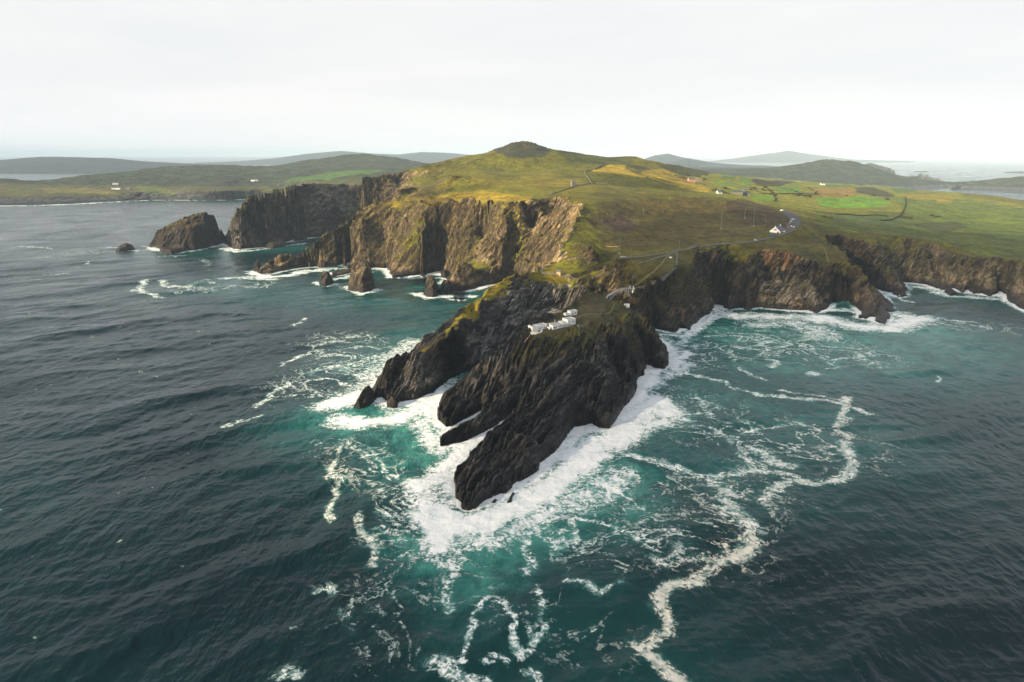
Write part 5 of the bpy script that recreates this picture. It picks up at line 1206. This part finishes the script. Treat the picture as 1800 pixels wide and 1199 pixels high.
gable_house('stone_house', 'ruined grey stone house right of the sunlit ochre one', 'house', 1224, 320.5, math.radians(0), 16, 8, 3.6, 2.6, M_stone, M_stone, 0, False)
gable_house('farmhouse', 'tiny white house on the crest of the bright fields', 'house', 1443, 325.5, 0.0, 16, 8, 4.0, 3.0, M_white, M_slate, 2)
FARM = [(196,333.5,18,'long white cottage at the left of the far shore farm'),(203,333.5,20,'white farmhouse in the middle of the far shore farm'),(220,334,22,'low grey roofed shed right of the far shore farmhouse'),(198,325,24,'white house standing above the far shore farm'),(441,319,18,'white cottage on the far moor beyond the left headland'),(449,319,11,'small white outbuilding beside the far moor cottage')]
for u, v, ln_, lb in FARM:
    gable_house('farmhouse', lb, 'house', u, v, math.radians(rn.uniform(-12, 12)), ln_, 9, 5.0, 4.0, M_stone if 'shed' in lb else M_white, M_slate, 2, 'shed' not in lb, 'white farm buildings on the far shore')

# ruined signal tower on the hillside
def tower():
    p = hit(1007, 327.5); r = empty('ruined_tower', (p.x, p.y, p.z), .3); tag(r, 'ruined grey stone lookout tower alone on the green hillside', 'tower')
    MB().prism([(-3.5, -3.5), (3.5, -3.5), (3.5, 3.5), (-3.5, 3.5)], -2, 9.5).build('tower_wall', M_stone, r, .15)
    MB().quadbox(-3.6, -1, -3.6, -2.6, 9.5, 11.5).build('broken_parapet', M_stone, r); MB().quadbox(1.5, 3.6, 1.6, 3.6, 9.5, 12.4).build('broken_parapet', M_stone, r)
    MB().quadbox(4.2, 9, -3, 3, -2, 4.2).build('side_wall', M_stone, r)
    MB().quadbox(-.6, .6, -3.62, -3.48, 3.5, 5.5).build('window', M_glass, r)
tower()

# ---- the signal station on the rock: flat-roofed white blocks
SA = math.radians(33)
def station_frame(name, u, v, label, cat, dz=0.0, ang=SA):
    p = hit(u, v); r = empty(name, (p.x, p.y, p.z + dz), ang); tag(r, label, cat); return r
def block(r, x0, x1, y0, y1, z1, mat=M_white, parapet=0.5, name='wall'):
    w = MB().quadbox(x0, x1, y0, y1, -4, z1).build(name, mat, r, .06)
    pp = MB()
    for a, b, c, d in ((x0 - .06, x1 + .06, y0 - .06, y0 + .28), (x0 - .06, x1 + .06, y1 - .28, y1 + .06), (x0 - .06, x0 + .28, y0 + .3, y1 - .3), (x1 - .28, x1 + .06, y0 + .3, y1 - .3)):
        pp.quadbox(a, b, c, d, z1 - .25, z1 + parapet)
    pp.build('parapet', M_white, w)
    MB().quadbox(x0 + .3, x1 - .3, y0 + .3, y1 - .3, z1 + .004, z1 + .1).build('roof', M_felt, w)
    return w
def wins(r, xs, y, z0, z1, w=.9, mat=None, axis='x'):
    for x in xs:
        if axis == 'x': MB().quadbox(x - w / 2, x + w / 2, y - .05, y + .05, z0, z1).build('window', mat or M_glass, r)
        else: MB().quadbox(y - .05, y + .05, x - w / 2, x + w / 2, z0, z1).build('window', mat or M_glass, r)
# long middle building with ribs along its side and a walled yard
r = station_frame('engine_house', 972, 580.5, 'long white engine house with pilasters and a walled yard, middle of the station', 'building', -0.2)
block(r, 0, 20, 0, 6.0, 3.6)
pil = MB()
for x in np.arange(5.2, 20, 2.05): pil.quadbox(x - .22, x + .22, -.32, -.003, -3, 3.5)
pil.build('pilaster', M_white, r)
wins(r, (1.2, 3.3), -.02, 1.2, 2.5, 1.2)
wins(r, np.arange(6.2, 19.5, 2.05), -.02, 2.0, 2.9, .8)
yd = MB()
yd.quadbox(-2.2, 20.2, 13.2, 13.6, -4, 2.6); yd.quadbox(-2.2, -1.8, 1.5, 13.2, -4, 2.4); yd.quadbox(19.8, 20.2, 6.1, 13.2, -4, 2.8); yd.quadbox(6.2, 6.6, 6.1, 13.2, -4, 2.2)
yd.build('yard_wall', M_white, r)
MB().quadbox(-1.75, 19.7, 6.1, 13.1, -4, .3).build('yard_floor', M_conc, r)
MB().tube((9, 9.6, .2), (9, 9.6, 6.2), .16).build('vent_pipe', M_white, r)
MB().tube((13, 8.6, .2), (13, 8.6, 4.6), .7, .7, 14).build('water_tank', M_white, r)
r = station_frame('station_block', 998, 573.5, 'two-storey white block with rust-stained walls at the right end of the station', 'building', -.2)
block(r, 0, 8.5, 0, 8, 5.2); block(r, -4.5, -.05, 2.0, 7, 3.2)
MB().quadbox(8.503, 8.56, .8, 7.2, .6, 3.4).build('stained_panel', M_cream, r)
wins(r, (2, 5.8), -.02, 2.6, 3.8); wins(r, (2.4, 5.4), 8.53, 3.6, 4.5, .8, None, 'y')
MB().quadbox(3.3, 4.4, -.05, .05, 0, 2.1).build('door', M_slate, r)
r = station_frame('store_house', 1003, 555.5, 'small white flat-roofed store with an annex, highest of the station buildings', 'building', -.1)
block(r, 0, 7.5, 0, 5, 3.6); block(r, -5.0, -.05, .6, 4.2, 1.9)
wins(r, (5.6,), -.02, 1.2, 2.5, 1.1); MB().quadbox(2.2, 3.2, -.05, .05, 0, 2.2).build('door', M_slate, r)
r = station_frame('lookout_building', 934, 587, 'white lookout building on a curved white terrace at the left end of the station', 'building', .5)
block(r, 1.0, 7.5, 0, 6.5, 4.4); block(r, 7.55, 17.5, 1.6, 7.4, 4.2)
wins(r, (2.4, 4.4), -.02, .9, 2.6, .9, M_cream); wins(r, np.arange(9, 17, 1.9), 1.58, 1.4, 2.8, .7)
MB().quadbox(5.4, 6.4, -.05, .05, 0, 2.2).build('door', M_cream, r)
te = MB(); n = 18; inner = []; outer = []
for k in range(n + 1):
    t = math.radians(190 + 165 * k / n); cx, cy = 5.0, 1.0
    outer.append((cx + 6.8 * math.cos(t), cy + 5.4 * math.sin(t))); inner.append((cx + 6.4 * math.cos(t), cy + 5.0 * math.sin(t)))
for k in range(n):
    te.prism([outer[k], outer[k + 1], inner[k + 1], inner[k]], -4.5, .75)
te.build('terrace_wall', M_white, r)
MB().prism(inner, -4, .12).build('terrace_floor', M_cream, r)
MB().tube((12, 4.5, 4.2), (12, 4.5, 8.4), .09).build('aerial', M_steel, r)
# boundary wall between the lookout and the engine house
def wall_line(name, line, h, t, mat, label, cat, group=None, step=3.0, rag=0.15, lift=0.0):
    P = [hit(u, v) for u, v in line]; Q = []
    for a, b in zip(P[:-1], P[1:]):
        m = max(1, int((b - a).length / step))
        for k in range(m): Q.append(a.lerp(b, k / m))
    Q.append(P[-1]); o0 = Q[0].copy(); V = []; Fc = []; rr = random.Random(len(Q))
    for i, q in enumerate(Q):
        d = Q[min(i + 1, len(Q) - 1)] - Q[max(i - 1, 0)]; d.z = 0; d.normalize(); s = Vector((d.y, -d.x, 0)) * t / 2
        zt = ground(q.x, q.y) + h * (1 + rr.uniform(-rag, rag)) + lift; zb = ground(q.x, q.y) - 1.5
        for p, z in ((q - s, zb), (q + s, zb), (q + s * .8, zt), (q - s * .8, zt)): V.append((p.x - o0.x, p.y - o0.y, z - o0.z))
    for i in range(len(Q) - 1):
        for k in range(4): a = i * 4 + k; b = i * 4 + (k + 1) % 4; Fc.append((a, b, b + 4, a + 4))
    Fc += [(0, 3, 2, 1), tuple(len(V) - 4 + k for k in range(4))]
    me = bpy.data.meshes.new(name); me.from_pydata(V, [], Fc); me.update()
    o = link(name, me, mat); o.location = o0; return tag(o, label, cat, group)
wall_line('boundary_wall', [(950,585),(953,580),(957,577),(963,575)], 1.4, .5, M_white, 'curving white wall joining the lookout terrace to the engine house', 'wall', step=1.5, rag=0)
wall_line('retaining_wall', [(932,590),(927,597),(922,604)], 1.2, .6, M_warmst, 'low ochre wall running down the rock below the lookout building', 'wall', step=1.5)
r = station_frame('ruined_hut', 1019, 579, 'roofless grey stone hut right of the station block', 'ruin', -.2)
MB().quadbox(0, .5, 0, 4, -2, 2.6).build('wall', M_stone, r); MB().quadbox(.55, 3.6, 3.5, 4, -2, 3.2).build('wall', M_stone, r); MB().quadbox(3.6, 4.1, 0, 4, -2, 2.0).build('wall', M_stone, r)
r = station_frame('ruined_hut', 1034, 571, 'low broken stone hut furthest right of the station', 'ruin', -.2)
MB().quadbox(0, .5, 0, 3, -2, 1.9).build('wall', M_stone, r); MB().quadbox(.55, 3.4, 2.5, 3, -2, 1.6).build('wall', M_stone, r)
r = station_frame('landing_hut', 1098, 538.5, 'tiny white flat-roofed hut on the grass below the footbridge', 'hut', -.1, .1)
MB().quadbox(0, 5.2, 0, 2.4, -2, 2.0).build('wall', M_white, r); MB().quadbox(-.2, 5.4, -.2, 2.6, 2.004, 2.2).build('roof', M_felt, r)

# ---- the arched footbridge over the gorge
def bridge():
    A = hit(1066, 523.5); B = hit(1110, 510.5); A.z += .4
    zb = B.z + .4; d = Vector((B.x - A.x, B.y - A.y)); ln_ = d.length
    r = empty('arched_footbridge', (A.x, A.y, 0), math.atan2(d.y, d.x)); tag(r, 'arched concrete footbridge with pale railings spanning the gorge to the station rock', 'bridge')
    N = 24
    def zd(t): return A.z + (zb - A.z) * t + 2.6 * math.sin(math.pi * t)
    deck = MB()
    for k in range(N): 
        t0, t1 = k / N, (k + 1) / N
        deck.bar((ln_ * t0, 0, zd(t0)), (ln_ * t1 + .05, 0, zd(t1)), 2.6, .45)
    deck.build('deck', M_conc, r)
    def za(t): return zd(t) - .5 - 11.0 * (2 * t - 1) ** 2
    for sy in (-1.0, 1.0):
        a = MB()
        for k in range(N): 
            t0, t1 = k / N, (k + 1) / N
            a.bar((ln_ * t0, sy, za(t0)), (ln_ * t1 + .03, sy, za(t1)), .45, .8)
        a.build('arch_rib', M_conc, r)
        h = MB(); h2 = MB()
        for k in range(N):
            t0, t1 = k / N, (k + 1) / N
            for hh in (1.25, .7): h.bar((ln_ * t0, sy * 1.25, zd(t0) + hh), (ln_ * t1, sy * 1.25, zd(t1) + hh), .09)
            h2.bar((ln_ * t0, sy * 1.25, zd(t0) + .2), (ln_ * t0, sy * 1.25, zd(t0) + 1.28), .1)
        h.build('railing', M_conc, r); h2.build('railing_posts', M_conc, r)
        for k in (2, 4, 6, 8, 16, 18, 20, 22):
            t = k / N; MB().bar((ln_ * t, sy, za(t)), (ln_ * t, sy, zd(t) - .2), .35).build('spandrel_post', M_conc, r)
    for k in (2, 6, 10, 14, 18, 22):
        t = k / N; MB().bar((ln_ * t, -1, za(t)), (ln_ * t, 1, za(t)), .35).build('cross_beam', M_conc, r)
    MB().quadbox(ln_ - .5, ln_ + 3.5, -2.4, 2.4, zb - 8, zb + .1).build('abutment', M_white, r)
    MB().quadbox(-3.5, .3, -1.8, 1.8, A.z - 7, A.z + .05).build('abutment', M_conc, r)
    for sy in (-2.1, 2.1): MB().quadbox(ln_ - .2, ln_ + .4, sy - .3, sy + .3, zb + .1, zb + 2.6).build('gate_pier', M_white, r)
bridge()

# ---- poles and masts
def pole(u, v, vt, label, lattice=False, arm=True):
    p = hit(u, v); dist = math.hypot(p.x, p.y); h = max(4, (v - vt) * dist / F * 1.02)
    nm = 'lattice_mast' if lattice else 'utility_pole'
    r = empty(nm, tuple(p), (u * 7 % 30) / 20); tag(r, label, 'mast' if lattice else 'pole', 'masts on the heather slope' if lattice else 'utility poles on the mainland slope')
    if not lattice:
        MB().tube((0, 0, -1), (0, 0, h), .2, .15, 8).build('pole', M_wood, r)
        if arm: MB().bar((-1.1, 0, h - .6), (1.1, 0, h - .6), .18).build('crossarm', M_wood, r)
    else:
        m = MB(); w = .55; cs = [(w * math.cos(a), w * math.sin(a)) for a in (0, 2.094, 4.189)]
        for x, y in cs: m.bar((x, y, -.5), (x * .7, y * .7, h), .14)
        z = 0; k = 0
        while z < h - 1.4:
            for q in range(3):
                a = cs[q]; b = cs[(q + 1) % 3]
                if k % 2: a, b = b, a
                m.bar((a[0] * .85, a[1] * .85, z), (b[0] * .85, b[1] * .85, z + 1.5), .08)
            z += 1.5; k += 1
        m.build('lattice', M_steel, r)
        MB().quadbox(-1.1, 1.1, -1.1, 1.1, -1, .5).build('footing', M_conc, r)
POLES = [(1194,438,422,'pole at the bend where the path meets the zigzag'),(1109,451,437.5,'short pole beside the old ramp on the left'),(1114,430,417,'pole above the old ramp left of the path'),(1122,399,387.5,'pole alone in the middle of the brown slope'),(1131,376,366,'pole high on the slope, left of two others'),(1165,375.5,368.5,'shortest pale pole on the upper slope'),(1156,364,355,'pole near the top of the slope, left of the skyline pair'),(1177,352.5,343.5,'pole on the slope crest nearest the shadowed hollow'),(1195.5,347,336.5,'pole on the crest of the slope against the yellow field'),(1274,368,356,'pole behind the tallest mast on the heather'),(1345,391.5,379,'pole at the right end of the heather slope by the car park'),(1111,503,486,'pole standing at the mainland end of the footbridge'),(1145,501,495.5,'low post beside the lower zigzag path')]
for u, v, vt, lb in POLES: pole(u, v, vt, lb, arm='post' not in lb)
for u, v, vt, lb in [(1267.5,403,372,'tall grey lattice mast at the left end of the grassy track'),(1324.5,397.5,365,'tall grey lattice mast beside the track, right of its twin'),(1309,384,367,'shorter lattice mast between and behind the two tall ones'),(1089,446,420,'lattice mast on the left beside the ochre slab')]:
    pole(u, v, vt, lb, True)
def slab(u, v, rz, lx, ly, h, mat, name, label, cat):
    p = hit(u, v); r = MB().quadbox(0, lx, 0, ly, -2, h).build(name, mat, None, .05); r.location = p; r.rotation_euler = (0, 0, rz); return tag(r, label, cat)
slab(1065, 434.5, -.1, 16, 3, .9, M_warmst, 'stone_platform', 'long ochre stone platform on the slope left of the lattice mast', 'platform')
slab(1091, 453.5, 0.0, 7, 3, 1.2, M_conc, 'concrete_platform', 'pale concrete slab at the left end of the upper path', 'platform')
slab(1178, 454.5, .4, 3, 2, 1.6, M_white, 'storage_box', 'small white box in the angle of the zigzag path', 'box')

# ---- cars
def make_car(mat, van=False):
    r = empty('parked_car', (0, 0, 0)); L_, Wd, Hh = (5.4, 2.0, 2.3) if van else (4.4, 1.8, 1.45)
    prof = [(0, .35), (0, .8), (.1 * L_, .95), (.2 * L_, 1.0), (.3 * L_, Hh), (.82 * L_, Hh), (.97 * L_, 1.05), (L_, .9), (L_, .35)] if not van else [(0, .4), (0, 1.0), (.16 * L_, 1.2), (.27 * L_, Hh), (L_, Hh), (L_, .4)]
    m = MB(); n = len(prof)
    m.v = [(x, -Wd / 2, z) for x, z in prof] + [(x, Wd / 2, z) for x, z in prof]
    m.f = [tuple(range(n)), tuple(range(2 * n - 1, n - 1, -1))] + [(k, k + n, (k + 1) % n + n, (k + 1) % n) for k in range(n)]
    m.build('body', mat, r, .05)
    g = MB(); g.quadbox(.34 * L_, (.45 if van else .80) * L_, -Wd / 2 - .02, Wd / 2 + .02, Hh * .70, Hh * .93); g.build('side_windows', M_glass, r)
    for x in (.18, .8):
        for s in (-1, 1):
            MB().tube((x * L_, s * (Wd / 2 - .18), .33), (x * L_, s * (Wd / 2 + .04), .33), .33, .33, 12).build('wheel', M_tyre, r)
    return r
def copy_tree(o, parent=None):
    c = o.copy(); C.collection.objects.link(c); c.parent = parent
    for ch in list(o.children): copy_tree(ch, c)
    return c
protos = {}
for u, v, kind, ang, lb in [(1371.5,372,'van',.3,'white van parked at the far top end of the car park'),(1391,387,'white',.2,'white car parked alone in the middle of the car park'),(1394,388,'silver',.25,'silver car right beside the lone white car'),(1389,391,'white',.35,'white car one row nearer than the lone white car'),(1386.5,394.5,'silver',.35,'silver car at the left of the nearest row'),(1389,396,'black',.35,'black car in the nearest row beside the red paving'),(1391.5,399.5,'white',1.3,'white car on the red paving edge, left of two'),(1395.5,401.5,'white',1.3,'white car at the lower right corner of the car park')]:
    if kind not in protos: o = protos[kind] = make_car({'van': M_carw, 'white': M_carw, 'silver': M_cars, 'black': M_carb}[kind], kind == 'van')
    else: o = copy_tree(protos[kind])
    p = hit(u, v); o.location = (p.x, p.y, p.z + .5); o.rotation_euler = (0, 0, ang); tag(o, lb, 'van' if kind == 'van' else 'car', 'cars in the visitor car park')

# ---- field walls and hedges
G = 'dry stone walls on the hill'
wall_line('stone_wall', [(1027,303),(1029,307),(1034,314),(1041,324)], 1.8, 1.4, M_stone, 'pale stone wall running straight down the hillside right of the tower', 'wall', G)
wall_line('stone_wall', [(1028,302),(1040,299),(1052,294),(1068,288)], 2.0, 1.6, M_stone, 'dark wall along the left edge of the yellow hill field', 'wall', G)
wall_line('stone_wall', [(820,289),(845,281),(870,271)], 1.6, 1.4, M_stone, 'dark wall climbing to the rocky summit from the left', 'wall', G)
wall_line('stone_wall', [(968,343),(990,335),(1010,329),(1045,322),(1070,324)], 1.6, 1.4, M_stone, 'wall crossing the green slope below the ruined tower', 'wall', G)
wall_line('field_hedge', [(1591,347),(1592,358),(1589,368),(1582,380),(1570,386),(1545,388)], 2.0, 3.0, M_leaf, 'dark hedge curving down the far right green slope', 'hedge', 'field hedges')
wall_line('field_hedge', [(1433,372),(1470,378),(1520,380),(1560,381)], 1.8, 2.6, M_leaf, 'long hedge along the foot of the brightest green field', 'hedge', 'field hedges')
wall_line('field_hedge', [(1360,345),(1364,350),(1360,355)], 2.0, 3.0, M_leaf, 'short hedge closing the right end of the small bright field', 'hedge', 'field hedges')
wall_line('field_hedge', [(1318,330),(1340,341),(1362,342),(1410,341),(1440,343)], 2.0, 3.0, M_leaf, 'hedge between the upper and lower bright fields', 'hedge', 'field hedges')

# ---- bushes: leaf clumps on a short stem
def make_bush(seed, mat, r=3.2):
    rr = random.Random(seed); root = empty('bush', (0, 0, 0)); V = []; Fc = []
    lobes = [(Vector((rr.gauss(0, .55), rr.gauss(0, .45), rr.uniform(.35, .8))) * r, r * rr.uniform(.35, .65)) for _ in range(8)]
    for c, q in lobes:
        for _ in range(90):
            d = Vector((rr.gauss(0, 1), rr.gauss(0, 1), rr.gauss(0, 1))).normalized() * q * rr.uniform(.6, 1.05); p = c + d
            if p.z < 0: continue
            s = rr.uniform(.28, .55); a = Vector((rr.gauss(0, 1), rr.gauss(0, 1), rr.gauss(0, 1))).normalized(); b = a.cross(d).normalized()
            i = len(V); V += [tuple(p + a * s), tuple(p + b * s), tuple(p - a * s), tuple(p - b * s)]; Fc.append((i, i + 1, i + 2, i + 3))
    me = bpy.data.meshes.new('foliage'); me.from_pydata(V, [], Fc); link('foliage', me, mat, root)
    t = MB(); t.tube((0, 0, -1), (0, 0, r * .6), .22, .12, 6); t.build('stem', M_wood, root)
    return root
bp = [make_bush(1, M_leaf), make_bush(2, M_leaf2)]
BUSH = [(1399,338),(1404,341),(1408,344),(1413,346),(1419,345),(1424,347),(1402,345),(1395,343),(1346,331),(1350,334),(1354,337),(1343,336),(1358,340),(1362,345),(1356,343),(1340,333),(1433,341),(1427,335),(1436,338),(1422,332),(1256,336),(1268,337),(1273,340),(1280,334),(1276,333),(1320,335),(1325,332),(1316,343),(1312,340),(1202,315),(1208,309),(1228,312),(1238,316),(1187,310),(1450,383),(1456,385),(1583,383),(1590,384),(1598,385),(1638,380),(1645,383),(1652,382),(1488,345),(1535,345),(1560,352)]
cnt_ = {}
for i, (u, v) in enumerate(sorted(BUSH)):
    k = i % 2
    if i < 2: o = bp[k]
    else: o = copy_tree(bp[k])
    p = hit(u, v); o.location = p; o.rotation_euler = (0, 0, i * 1.7); sc_ = 0.7 + (i * 37 % 11) / 14; o.scale = (sc_ * 1.3, sc_ * 1.3, sc_)
    where = 'left of the hill farm barns' if u < 1300 and v > 325 else 'on the bracken slope around the ochre house' if u < 1300 else 'between the small bright fields' if u < 1370 else 'left of the brightest green field' if u < 1440 else 'on the darker slope far right below the bright fields'
    cnt_[where] = cnt_.get(where, -1) + 1
    tag(o, ('dark bush ' if k == 0 else 'olive bush ') + where + ', ' + ORD[cnt_[where]] + ' from the left', 'bush', 'bushes ' + where)
print('things', time.time() - T0)
